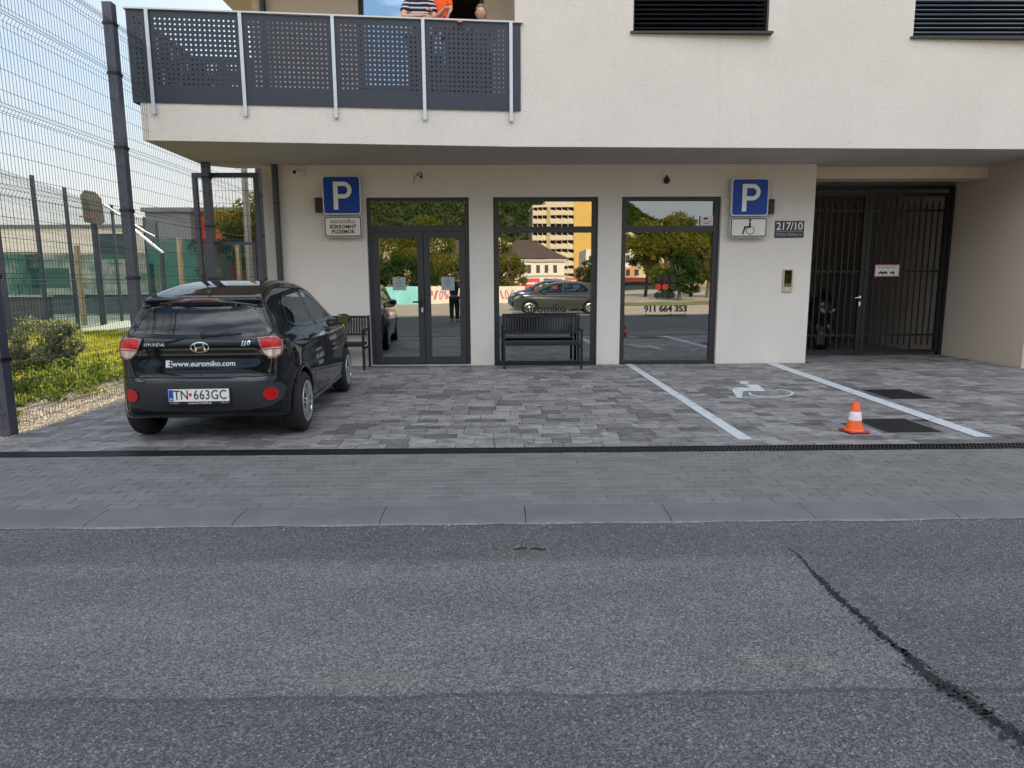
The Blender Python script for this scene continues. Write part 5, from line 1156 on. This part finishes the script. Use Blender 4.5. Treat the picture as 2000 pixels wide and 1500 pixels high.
# trees
BARK = mat('bark', (.12, .09, .065), .95, var=.3, vs=8, bump=.8, bs=25)
LEAFY = leafmat('leaf_yellow_green', [(.04, .07, .012), (.12, .14, .02), (.30, .24, .03)], .45)
LEAFD = leafmat('leaf_green', [(.018, .035, .01), (.04, .075, .016), (.10, .13, .025)], .35)
LEAFO = leafmat('leaf_olive', [(.07, .08, .015), (.16, .16, .03), (.32, .26, .05)], .4)
def tree(name, label, x, y, h, cr_, cz, n, ls, m, squash=.9, droop=0., group=None, cl=26, trunk=.12, base=0., cat='tree', crown='crown'):
    t = thing(name, label, cat, (x, y, base), group=group)
    mb = MB(); top = Vector((x+random.uniform(-.1, .1)*h, y, base+cz+cr_*squash*.4)); mb.tube([(x, y, base-.2), (x+.02*h, y, base+cz*.5), top], [trunk, trunk*.75, trunk*.25], 9)
    cs = []
    for i in range(cl):
        v = Vector(rng.normal(size=3)); v.normalize(); rr = cr_*(.35+.6*random.random()); p = Vector((x+v.x*rr, y+v.y*rr, base+cz+v.z*rr*squash)); cs.append((p, cr_*random.uniform(.18, .36)))
        if i % 2 == 0:
            s = Vector((x, y, base+cz*random.uniform(.45, .95))); mb.tube([s, s.lerp(p, .55)+Vector((0, 0, .05*h*random.random())), p], [trunk*.4, trunk*.22, trunk*.06], 5)
    obj('trunk', mb, BARK, t, smooth=True)
    pts = []
    for p, r_ in cs:
        k = n//cl; q = rng.normal(size=(k, 3)); q /= np.linalg.norm(q, axis=1)[:, None]; q *= r_*(rng.random(k)**.4)[:, None]; q[:, 2] *= .8
        if droop: q[:, 2] -= droop*r_*rng.random(k)**2*3
        pts.append(q+np.array(p))
    leaves(crown, np.concatenate(pts), ls, m, t, droop=droop*1.5); return t
tree('leafy_tree', 'leafy yellow green tree rising behind the side gate and the green net', -9.2, 27.0, 5.5, 1.9, 3.2, 11000, .10, LEAFY, squash=.9, cl=34)
tree('leafy_tree', 'darker green tree standing close to the building side wall behind the lamp post', -6.6, 30, 5.2, 1.9, 3.1, 7000, .10, LEAFD, cl=30)
tree('low_bush', 'grey green low bush growing on the lawn just behind the fence', -6.8, 9.9, 1.2, .56, .52, 3400, .05, leafmat('leaf_grey', [(.09, .11, .05), (.2, .22, .11), (.34, .34, .18)], .5), cl=24, trunk=.012, cat='bush', crown='foliage', squash=1.0)
pts = []
for i in range(38):
    cx, cy_ = random.uniform(-6.6, -5.3), random.uniform(8.2, 11.4); r_ = random.uniform(.12, .3); k = 110; q = rng.normal(size=(k, 3))*r_*.5; q[:, 2] = np.abs(q[:, 2])*1.1+.02; pts.append(q+np.array([cx, cy_, 0]))
for i in range(14):
    cx, cy_ = random.uniform(-5.9, -5.1), random.uniform(6.3, 8.3); r_ = random.uniform(.06, .14); k = 50; q = rng.normal(size=(k, 3))*r_*.5; q[:, 2] = np.abs(q[:, 2])*.6+.01; pts.append(q+np.array([cx, cy_, 0]))
tag(leaves('weeds', np.concatenate(pts), .042, leafmat('weed_green', [(.05, .09, .015), (.14, .19, .03), (.34, .33, .07)], .5)), kind='stuff')
tag(leaves('dry_leaves', np.stack([rng.uniform(-5.6, -4.7, 260), rng.uniform(5.8, 9, 260), np.full(260, .006)], 1), .022, mat('dry_leaf', (.35, .20, .08), .9, var=.4, vs=9)), kind='stuff')
# ================================================================== THE OPPOSITE SIDE OF THE STREET (seen in the shop windows)
YM = 23.52
def mir(u, v, Yv): p = at(u, v, Y=Yv); return Vector((p.x+(.137 if u < 940 else .035)*(Yv-11.76), YM-Yv, p.z))
S = lambda Yv: .035*(Yv-11.76)
struct('car_park', MB().box(-45, 45, -75, -5.2, -.3, -.018), mat('car_park_asphalt', (.50, .41, .30), .9, var=.15, vs=.6, bump=.3, bs=60))
struct('verge', MB().add([(2, -16, .0), (26, -16.5, .0), (26, -24, .0), (4, -21, .0)], [(0, 1, 2, 3)]), mat('verge_grass', (.20, .20, .05), .95, var=.3, vs=2))
# two parked cars, copied from the hatchback without its lettering
def other_car(loc, rz, label, paint, sc):
    c = car.copy(); COL.objects.link(c); c.location = loc; c.rotation_euler = (0, 0, rz); c.scale = sc; c['label'] = label
    for ch in children(car):
        if any(k in ch.name for k in ('plate', 'lettering', 'logo', 'badge', 'antenna')): continue
        d = ch.copy(); COL.objects.link(d); d.parent = c
        if d.type == 'MESH' and d.data.materials and d.data.materials[0] == CARB: d.material_slots[0].link = 'OBJECT'; d.material_slots[0].material = paint
        for g in children(ch):
            if any(k in g.name for k in ('lettering', 'logo', 'badge')): continue
            e = g.copy(); COL.objects.link(e); e.parent = d
            if e.data and e.data.materials and e.data.materials[0] == CARB: e.material_slots[0].link = 'OBJECT'; e.material_slots[0].material = paint
    return c
car['group'] = 'parked cars'
other_car((5.3, -7.2, 0), R(180), 'dark grey car parked across the street, reflected in the middle shop window', mat('paint_grey', (.07, .075, .075), .2, .3, coat=.8), (1.15, 1, .95))
other_car((5.15, -11.0, 0), R(183), 'blue car parked across the street behind the grey one, reflected in the window', mat('paint_blue', (.05, .10, .20), .2, .3, coat=.8), (1.1, 1, 1))
# old white two storey house
OW = mat('old_house_white', (.74, .68, .58), .9, var=.05, vs=.5); OR2 = mat('old_roof', (.10, .065, .05), .9, var=.2, vs=1)
y0 = YM-100; q_ = S(100); t = thing('old_white_house', 'old white two storey house with dark hipped roof reflected in the middle window', 'building', (2, y0, 0))
obj('wall', MB().box(-.8+q_, 9.3+q_, y0-14, y0, -1, 4.75), OW, t)
obj('roof', MB().add([(-1.3+q_, y0+.4, 4.8), (9.8+q_, y0+.4, 4.8), (9.8+q_, y0-14.4, 4.8), (-1.3+q_, y0-14.4, 4.8), (2.8+q_, y0-7, 7.8), (5+q_, y0-7, 7.8)], [(0, 1, 5, 4), (1, 2, 5), (2, 3, 4, 5), (3, 0, 4), (0, 3, 2, 1)]), OR2, t)
obj('cornice', MB().box(-1.1+q_, 9.6+q_, y0+.002, y0+.3, 4.35, 4.7).box(-1.1+q_, 9.6+q_, y0+.002, y0+.15, 2.0, 2.25), mat('cornice', (.45, .42, .38), .9), t)
for i in range(7):
    for z0_, z1_ in ((2.6, 3.9), (.4, 1.7)): f = obj('window', MB().box(-.1+1.3*i+q_, .45+1.3*i+q_, y0+.002, y0+.05, z0_, z1_), mat('old_window', (.06, .06, .06), .3) if 'old_window' not in bpy.data.materials else bpy.data.materials['old_window'], t)
def board(u0, v0, u1, v1, Yv, col, label):
    a, b_ = mir(u0, v0, Yv), mir(u1, v1, Yv); t = thing('billboard', label, 'billboard', ((a.x+b_.x)/2, a.y, 0), group='billboards across the street')
    obj('board', MB().box(a.x, b_.x, a.y-.1, a.y, b_.z, a.z), mat('billboard_face', col, .6, var=.25, vs=2), t); obj('board_leg', MB().box((a.x+b_.x)/2-.1, (a.x+b_.x)/2+.1, a.y-.3, a.y-.11, 0, a.z), STEEL, t)
    obj('board_band', MB().box(a.x+.2, b_.x-.2, a.y+.002, a.y+.02, (a.z+b_.z)/2, (a.z+b_.z)/2+.15*(a.z-b_.z)), WHITE, t)
board(1010, 545, 1053, 567, 85, (.65, .06, .04), 'wide red billboard reflected in the middle shop window'); board(1062, 546, 1080, 566, 85, (.06, .12, .13), 'dark green billboard between two red ones in the reflection'); board(1081, 546, 1098, 567, 85, (.65, .04, .05), 'narrow red billboard right of the dark one in the reflection'); board(1104, 543, 1150, 560, 88, (.5, .16, .08), 'orange red billboard at the foot of the reflected tower')
# hotel tower with folded balconies
YH = YM-240; hc = mat('tower_cream', (.62, .54, .40), .85); hy = mat('tower_yellow', (.66, .42, .12), .85, var=.05, vs=.2)
qh = S(240); t = thing('tower_block', 'tall yellow and cream tower block with balcony grid reflected in the middle window', 'building', (20, YH, 0))
obj('wall', MB().box(11+qh, 25.5+qh, YH-18, YH-2.2, -1, 27.0), mat('tower_recess', (.20, .17, .13), .9), t); obj('yellow_wall', MB().box(25.5+qh, 36+qh, YH-18, YH+.3, -1, 29.5), hy, t)
obj('parapet', MB().box(10.8+qh, 15.4+qh, YH-18, YH, 27.0, 27.8).box(15.4+qh, 25.5+qh, YH-18, YH-.1, 27.0, 29.4), hc, t)
obj('stair_strip', MB().box(16.1+qh, 17.3+qh, YH-2.2, YH+.1, 0, 27.0), mat('tower_ochre', (.5, .36, .16), .9), t)
cols = [qh+11+1.7*i for i in range(4)]+[qh+17.4+2.02*i for i in range(5)]
for ci in range(len(cols)-1):
    if ci == 3: continue
    x0, x1 = cols[ci], cols[ci+1]
    for r_ in range(9):
        z = 1.2+2.87*r_; mb = MB().box(x0+.05, x1-.05, YH-2.2, YH-.02, z, z+.28)
        mb.add([(x0+.05, YH, z+.28), (x1-.05, YH, z+.28), (x1-.05, YH-.2, z+1.55), (x0+.05, YH-1.3, z+2.1)], [(0, 1, 2, 3)]); mb.box(x0-.05, x0+.08, YH-2.2, YH, z+.285, z+2.86)
        obj('balcony', mb, hc, t)
# gabled house up the slope
ph = mir(975, 470, 170); t = thing('gabled_house', 'pale house with pink band and gable on the slope left of the reflected tower', 'building', (ph.x, ph.y, 0))
obj('wall', MB().prism([(ph.x-4, 0), (ph.x+3.6, 0), (ph.x+3.6, 10.5), (ph.x, 12.2), (ph.x-4, 11)], ph.y-8, ph.y, 'xz'), OW, t); obj('band', MB().box(ph.x-4, ph.x+3.6, ph.y+.01, ph.y+.1, 8.3, 9.0), mat('pink_band', (.55, .22, .18), .9), t)
# coloured fence walls
a, b_ = mir(720, 560, 45), mir(829, 592, 45)
tag(obj('turquoise_wall', MB().box(a.x, b_.x, a.y-.2, a.y, -.02, 1.1), mat('turquoise_paint', (.25, .62, .62), .8, var=.2, vs=1.5)), 'turquoise wall across the car park reflected in the left door pane', 'wall')
a, b_ = mir(832, 560, 46), mir(925, 592, 46)
t = thing('painted_wall', 'white wall with pink graffiti across the car park reflected in the right door pane', 'wall', (a.x, a.y, 0)); obj('wall', MB().box(a.x, b_.x, a.y-.2, a.y, -.02, 1.1), OW, t)
mb = MB()
for k in range(9): mb.tube([(a.x+.3+.34*k+.12*math.cos(q), a.y+.01, .55+.28*math.sin(q*1.3+k)) for q in np.linspace(0, 5.5, 14)], .035, 4)
obj('graffiti', mb, mat('graffiti_pink', (.55, .2, .28), .8), t)
# pale rock and terraced houses
def rock(name, x0, x1, y, z0, z1):
    mb = MB(); mb.grid(lambda u, v: (x0+(x1-x0)*u, y+2.5*math.sin(u*9+v*4)+1.5*math.sin(u*23+v*11)-8*v, z0+(z1*(1-.45*(2*u-1)**4-.15*u)-z0)*v+.5*math.sin(u*31)*v), 40, 16); return struct(name, mb, mat('pale_rock', (.62, .50, .33), .95, var=.25, vs=.35, bump=1, bs=1))
rock('rock_cliff', -16, 1, YM-130, -1, 10.5); rock('rock_cliff', 36, 62, YM-170, -1, 17)
t = thing('terraced_house', 'white and orange house with dark red awning at the left of the reflected tree', 'building', (22, YM-112, 0)); y0 = YM-112; q_ = S(112)
obj('wall', MB().box(14+q_, 23.4+q_, y0-8, y0, 3.6, 6.6), OW, t); obj('orange_floor', MB().box(13+q_, 22.4+q_, y0-8, y0+.6, 1.9, 3.6), mat('orange_render', (.62, .30, .14), .9), t); obj('shop_floor', MB().box(13.5+q_, 30+q_, y0-8, y0+.3, -1, 1.2), DG, t); obj('awning', MB().box(13.5+q_, 30+q_, y0-8, y0+1.5, 1.2, 1.85), mat('awning_red', (.16, .03, .03), .9), t)
for i in range(6): obj('window', MB().box(q_+14.5+1.5*i, q_+15.2+1.5*i, y0+.61, y0+.66, 2.2, 3.2).box(q_+14.5+1.5*i, q_+15.2+1.5*i, y0+.01, y0+.1, 4.4, 5.6), DG, t)
# hill
def hh(x): return float(np.interp(x, [-200, -80, 0, 55, 80, 97, 114, 150, 260], [95, 105, 100, 92, 60, 43, 37, 30, 22]))
mb = MB(); mb.grid(lambda u, v: ((-210+480*u), -250-170*v, -2+hh(-210+480*u)*(v**.75)*(1+.06*math.sin(u*40+v*9))+2*math.sin(u*60)*v), 70, 18)
struct('hill', mb, mat('hill_soil', (.05, .06, .025), .95, var=.3, vs=.05))
n = 52000; u_, v_ = rng.random(n), rng.random(n)**.9; X = -110+270*u_; Z = np.array([hh(x) for x in X])*(v_**.75); cl = np.sin(X*.55)*np.sin(v_*70)+rng.normal(0, .5, n)
tag(leaves('forest', np.stack([X, -250-170*v_+3, Z+2.2+1.6*cl], 1), 1.25, leafmat('forest_leaf', [(.016, .032, .010), (.035, .06, .015), (.07, .10, .02)], .25)), kind='stuff')
G_ = 'trees across the street'
for (u, Yv, h, cr_, cz, m, n, lb, dr_) in (
        (742, 62, 6, 2.6, 3.6, LEAFY, 2600, 'yellow green willow at the left of the reflection in the door', .5), (785, 66, 9, 2.5, 5.6, LEAFY, 3600, 'tall pale willow reflected in the left door pane', .8), (828, 60, 6, 2.2, 3.4, LEAFO, 2400, 'olive tree reflected behind the door frame', .3),
        (862, 64, 6.5, 2.4, 3.8, LEAFY, 2600, 'yellow tree reflected in the right door pane', .5), (770, 52, 4, 2.2, 2.0, LEAFD, 4500, 'dark green shrub above the turquoise wall', 0), (820, 53, 4, 2.2, 2.0, LEAFD, 4500, 'dark green shrub between turquoise and graffiti walls', 0), (880, 54, 4, 2.2, 2.1, LEAFO, 4500, 'green shrub above the graffiti wall', 0),
        (1262, 62, 8.6, 2.6, 5.0, LEAFO, 9000, 'olive tree at the left of the right window reflection', .2), (1305, 58, 9, 3.2, 4.6, LEAFO, 14000, 'big olive tree in the middle of the right window reflection', .2), (1352, 60, 8.4, 3.0, 4.3, LEAFY, 11000, 'yellow green tree in the right window reflection', .3), (1385, 56, 7, 2.4, 3.6, LEAFO, 6000, 'olive tree at the right edge of the right window reflection', .3),
        (1330, 50, 4, 1.9, 1.9, LEAFD, 4000, 'low dark green shrub in the right window reflection', 0), (1150, 70, 4, 2.0, 1.8, LEAFD, 3500, 'low shrub before the reflected tower', 0)):
    p = mir(u, 560, Yv); tree('street_tree', lb, p.x, p.y, h, cr_, cz, n, .16, m, droop=dr_, group=G_, trunk=.16)
# ================================================================== PEOPLE on the balcony
def skinned(nodes, edges, root, sub=2):
    me = bpy.data.meshes.new('skeleton'); me.from_pydata([n[0] for n in nodes], edges, [])
    o = bpy.data.objects.new('skeleton', me); COL.objects.link(o); m = o.modifiers.new('s', 'SKIN'); m.use_smooth_shade = True
    for i, n in enumerate(nodes): r = n[1]; me.skin_vertices[0].data[i].radius = r if isinstance(r, tuple) else (r, r)
    me.skin_vertices[0].data[root].use_root = True
    s = o.modifiers.new('u', 'SUBSURF'); s.levels = sub; s.render_levels = sub
    bpy.context.view_layer.update(); r = bpy.data.meshes.new_from_object(o.evaluated_get(bpy.context.evaluated_depsgraph_get())); bpy.data.objects.remove(o); return r
def head_mb(c, s, yaw=0., tilt=0.):
    mb = MB(); nu, nv = 28, 20; vs = []; fs = []
    M3 = Matrix.Rotation(yaw, 3, 'Z') @ Matrix.Rotation(tilt, 3, 'X')
    def P(th, ph):
        x, y, z = math.sin(ph)*math.cos(th), math.sin(ph)*math.sin(th), math.cos(ph)
        jaw = 1-.28*max(0, -z)**1.3; X, Y, Z = x*.073*jaw, y*.092*(1-.10*max(0, -z)), z*.112
        fr = max(0, -y)                                   # face looks along -y
        Y -= fr**14*.020*math.exp(-((z+.10)/.20)**2)*math.exp(-(x/.18)**2)          # nose
        for e in (-.36, .36): Y += .008*fr*math.exp(-((x-e)/.16)**2-((z-.08)/.13)**2)    # sockets
        Y -= .005*fr*math.exp(-(x/.28)**2-((z+.52)/.10)**2); Y -= .007*fr*math.exp(-(x/.3)**2-((z+.82)/.14)**2)
        X += math.copysign(.008, x)*math.exp(-((abs(x)-1)/.12)**2-((z-.0)/.2)**2)        # ears
        return Vector((X, Y, Z))
    for j in range(nv+1):
        for i in range(nu): vs.append(Vector(c)+M3 @ (P(2*math.pi*i/nu, math.pi*j/nv)*s))
    for j in range(nv):
        for i in range(nu): fs.append((j*nu+i, j*nu+(i+1) % nu, (j+1)*nu+(i+1) % nu, (j+1)*nu+i))
    mb.add(vs, fs); return mb, (lambda v: Vector(c)+M3 @ (Vector(v)*s))
def hand(nodes, edges, iw, wrist, d, side, up, s=1., curl=.5):
    d, side, up = Vector(d).normalized(), Vector(side).normalized(), Vector(up).normalized(); w_ = Vector(wrist)
    nodes.append((tuple(w_+d*.04*s), .019*s)); ip = len(nodes)-1; edges.append((iw, ip)); 
    for k, (o, l) in enumerate(((-.03, .062), (-.01, .075), (.01, .072), (.03, .056))):
        nodes.append((tuple(w_+d*.085*s+side*o*s), .0105*s)); a = len(nodes)-1; edges.append((ip, a))
        nodes.append((tuple(w_+d*(.085+l*.5)*s+side*o*1.15*s-up*curl*l*.25*s), .0085*s)); edges.append((a, a+1))
        nodes.append((tuple(w_+d*(.085+l*.8)*s+side*o*1.2*s-up*curl*l*.9*s), .0075*s)); edges.append((a+1, a+2))
    nodes.append((tuple(w_+d*.045*s-side*.04*s-up*.005*s), .010*s)); a = len(nodes)-1; edges.append((ip, a)); nodes.append((tuple(w_+d*.085*s-side*.058*s-up*.015*s), .0085*s)); edges.append((a, a+1))
SKIN = mat('skin', (.62, .36, .26), .55, var=.05, vs=8)
def stripes():
    m, t, b = newmat('striped_cotton'); N = t.nodes.new; co = N('ShaderNodeTexCoord'); w_ = N('ShaderNodeTexWave'); w_.bands_direction = 'Z'; w_.inputs['Scale'].default_value = 5.2; w_.inputs['Distortion'].default_value = 1.2; w_.inputs['Detail Scale'].default_value = 1.5
    c = N('ShaderNodeValToRGB'); c.color_ramp.interpolation = 'CONSTANT'; c.color_ramp.elements[0].color = (.012, .012, .03, 1); c.color_ramp.elements[1].position = .76; c.color_ramp.elements[1].color = (.6, .6, .6, 1)
    t.links.new(co.outputs['Object'], w_.inputs[0]); t.links.new(w_.outputs[0], c.inputs[0]); t.links.new(c.outputs[0], b.inputs['Base Color']); b.inputs['Roughness'].default_value = .9; return m
def person(label, loc, rz, H_, J, top, bottom, shoe, hairm, hair='short', yaw=0., hs=1., tilt=0., handd=None, hcurl=.9):
    s = H_/1.70; t = thing('person', label, 'person', loc, rz); g = lambda k: tuple(Vector(J[k])*s)
    nodes = []; edges = []; ix = {}
    def n(k, r, par=None):
        nodes.append((g(k), tuple(q*s for q in r) if isinstance(r, tuple) else r*s)); ix[k] = len(nodes)-1
        if par: edges.append((ix[par], ix[k]))
    n('pelvis', (.145, .10)); n('waist', (.125, .092), 'pelvis'); n('chest', (.155, .105), 'waist'); n('neck0', .06, 'chest'); n('neck1', .05, 'neck0')
    for sd_ in 'LR':
        n('sh'+sd_, .058, 'chest'); n('el'+sd_, .042, 'sh'+sd_); n('wr'+sd_, .027, 'el'+sd_)
        n('hip'+sd_, .088, 'pelvis'); n('kn'+sd_, .056, 'hip'+sd_); n('an'+sd_, .038, 'kn'+sd_); n('to'+sd_, .032, 'an'+sd_)
        d = Vector(g('wr'+sd_))-Vector(g('el'+sd_)); hd_ = handd.get(sd_) if handd else None
        hand(nodes, edges, ix['wr'+sd_], g('wr'+sd_), hd_[0] if hd_ else d, hd_[1] if hd_ else (1 if sd_ == 'R' else -1, .2, 0), hd_[2] if hd_ else (0, 0, 1), s*1.0, hcurl)
    me = skinned(nodes, edges, 0); hmb, tf_ = head_mb(g('head'), s*hs, yaw, tilt)
    bm = bmesh.new(); bm.from_mesh(me); m2 = bpy.data.meshes.new('h'); m2.from_pydata(hmb.v, [], hmb.f); bm.from_mesh(m2); bmesh.ops.recalc_face_normals(bm, faces=bm.faces); bm.to_mesh(me); bm.free(); me.name = 'body'; me.materials.clear()
    link('body', me, SKIN, t, world=False, smooth='all')
    def cloth(name, seq, m, f=1.18, off=.012):
        nn = []; ee = []; jj = {}
        for k, r, par, fr in seq:
            p = Vector(J[k]) if fr is None else Vector(J[fr[0]]).lerp(Vector(J[k]), fr[1]); key = k if fr is None else k+'_'
            nn.append((tuple(p*s), tuple((q*f+off)*s for q in r) if isinstance(r, tuple) else (r*f+off)*s)); jj[key] = len(nn)-1
            if par: ee.append((jj[par], jj[key]))
        c = skinned(nn, ee, 0); c.materials.clear(); return link(name, c, m, t, world=False, smooth='all')
    cloth('shirt', [('pelvis', (.145, .10), None, None), ('waist', (.125, .095), 'pelvis', None), ('chest', (.158, .108), 'waist', None), ('neck0', .062, 'chest', None)]+
          [x for sd_ in 'LR' for x in (('sh'+sd_, .062, 'chest', None), ('el'+sd_, .05, 'sh'+sd_, ('sh'+sd_, .72)))], top)
    cloth('trousers', [('pelvis', (.148, .103), None, None)]+[x for sd_ in 'LR' for x in (('hip'+sd_, .092, 'pelvis', None), ('kn'+sd_, .062, 'hip'+sd_, None), ('an'+sd_, .048, 'kn'+sd_, ('kn'+sd_, .93)))], bottom)
    for sd_ in 'LR':
        a, b_ = Vector(g('an'+sd_)), Vector(g('to'+sd_)); c = skinned([(tuple(a+(b_-a)*-.25+Vector((0, 0, -.035*s))), .045*s), (tuple(a.lerp(b_, .5)+Vector((0, 0, -.015*s))), .042*s), (tuple(b_+Vector((0, -.02*s, 0))), .036*s)], [(0, 1), (1, 2)], 0); c.materials.clear(); link('shoe', c, shoe, t, world=False, smooth='all')
    # hair cap
    hm, _ = head_mb(g('head'), s*hs*1.07, yaw, tilt); keep = []; hv = Vector(g('head'))
    Mi = (Matrix.Rotation(yaw, 3, 'Z') @ Matrix.Rotation(tilt, 3, 'X')).inverted()
    for f in hm.f:
        c = sum((Vector(hm.v[i]) for i in f), Vector())/4; q = Mi @ ((c-hv)/(s*hs*1.07))
        if q.z > .066 or (q.y > .012 and q.z > (-.055 if hair == 'short' else -.11)) or (q.z > .035 and q.y > -.045): keep.append(f)
    hm.f = keep; o = obj('hair', hm, hairm, t, world=False, smooth='all'); so_ = o.modifiers.new('thick', 'SOLIDIFY'); so_.thickness = .012*s; so_.offset = 1
    for e in (-1, 1):
        obj('eye', MB().lathe([(.0001, -.0085), (.006, -.006), (.0085, 0), (.006, .006), (.0001, .0085)], tuple(tf_((e*.027, -.0815, .009))), n=10), mat('eye_dark', (.05, .035, .03), .2) if 'eye_dark' not in bpy.data.materials else bpy.data.materials['eye_dark'], t, world=False, smooth='all')
    ml_ = MB().tube([tuple(tf_((x, -.090-.005*(1-(x/.024)**2), -.056+.003*(1-(x/.024)**2)))) for x in (-.018, -.009, 0, .009, .018)], .0030*s*hs, 6); obj('mouth', ml_, mat('lips', (.42, .13, .11), .5) if 'lips' not in bpy.data.materials else bpy.data.materials['lips'], t, world=False)
    return t
J0 = dict(pelvis=(0, 0, .93), waist=(0, 0, 1.10), chest=(0, -.01, 1.30), neck0=(0, 0, 1.44), neck1=(0, -.01, 1.50), head=(0, -.02, 1.59), shL=(.17, 0, 1.38), shR=(-.17, 0, 1.38), hipL=(.09, 0, .86), hipR=(-.09, 0, .86),
          knL=(.10, -.01, .48), knR=(-.10, -.01, .48), anL=(.10, .02, .09), anR=(-.10, .02, .09), toL=(.11, -.13, .035), toR=(-.11, -.13, .035), elL=(.24, .02, 1.12), elR=(-.24, .02, 1.12), wrL=(.26, -.05, .88), wrR=(-.26, -.05, .88))
# adult: leaning on the handrail, left arm holding the child in orange; faces the street (-y)
JA = dict(J0); JA.update(elR=(-.22, -.17, 1.155), wrR=(.02, -.22, 1.165), elL=(.22, -.12, 1.16), wrL=(.34, -.26, 1.22), chest=(0, -.04, 1.30), neck0=(0, -.05, 1.44), neck1=(0, -.06, 1.50), head=(0, -.08, 1.60), shR=(-.17, -.04, 1.38), shL=(.17, -.04, 1.38))
HAIRB = mat('hair_brown', (.06, .035, .02), .6, var=.3, vs=60); HAIRL = mat('hair_light', (.30, .20, .11), .6, var=.3, vs=60)
PANT = mat('denim_dark', (.03, .035, .05), .9, var=.1, vs=20); SHOE = mat('shoe_dark', (.03, .03, .03), .7)
person('adult in black and white striped T-shirt leaning with bare forearm on the balcony rail', (-1.14, 10.27, 3.956), R(4), 1.70, JA, stripes(), PANT, SHOE, HAIRB, hair='long')
JK = dict(J0); JK.update(hipL=(.07, -.02, .88), hipR=(-.07, -.02, .88), knL=(.13, -.22, .80), knR=(-.13, -.22, .80), anL=(.13, -.26, .45), anR=(-.13, -.26, .45), toL=(.13, -.38, .42), toR=(-.13, -.38, .42), elR=(-.22, -.1, 1.14), wrR=(-.2, -.3, 1.12), elL=(.24, -.05, 1.14), wrL=(.24, -.2, 1.0))
person('small child in bright orange held by the striped adult at the balcony rail', (-.80, 10.22, 4.56), R(-20), 1.0, JK, mat('orange_cloth', (.85, .10, .01), .85, var=.15, vs=20), mat('orange_trousers', (.75, .09, .01), .85, var=.15, vs=20), SHOE, HAIRL, hs=1.25)
JC = dict(J0); JC.update(elR=(-.25, -.12, 1.22), wrR=(-.36, -.22, 1.36), elL=(.22, -.10, 1.15), wrL=(.2, -.16, 1.0))
person('blond child peeking over the balcony rail with one hand on it', (-.26, 10.22, 3.956), R(0), 1.335, JC, mat('child_shirt', (.3, .3, .34), .9), PANT, SHOE, HAIRL, hs=1.2, handd={'R': ((0, -1, .1), (1, 0, 0), (0, 0, 1)), 'L': ((0, -.3, -1), (1, 0, 0), (0, -1, 0))})

# the photographer, standing behind the camera: seen only in the glass of the door
JP = dict(J0); JP.update(elR=(-.24, -.16, 1.20), wrR=(-.10, -.30, 1.40), elL=(.24, -.16, 1.20), wrL=(.10, -.30, 1.40))
ph_ = person('person in dark blue shirt holding up a phone, reflected in the right door pane', (.0, -.50, .0), R(180), 1.68, JP, mat('navy_cotton', (.03, .06, .14), .9, var=.05, vs=10), PANT, SHOE, HAIRB)
t = thing('phone', 'dark phone held up by the person reflected in the door', 'phone', (0, -.075, 1.41)); obj('phone_body', MB().box(-.08, .08, -.083, -.075, 1.37, 1.45), METB, t, bevel=.002); obj('phone_screen', MB().box(-.074, .074, -.0845, -.0832, 1.375, 1.445), BLACK, t)
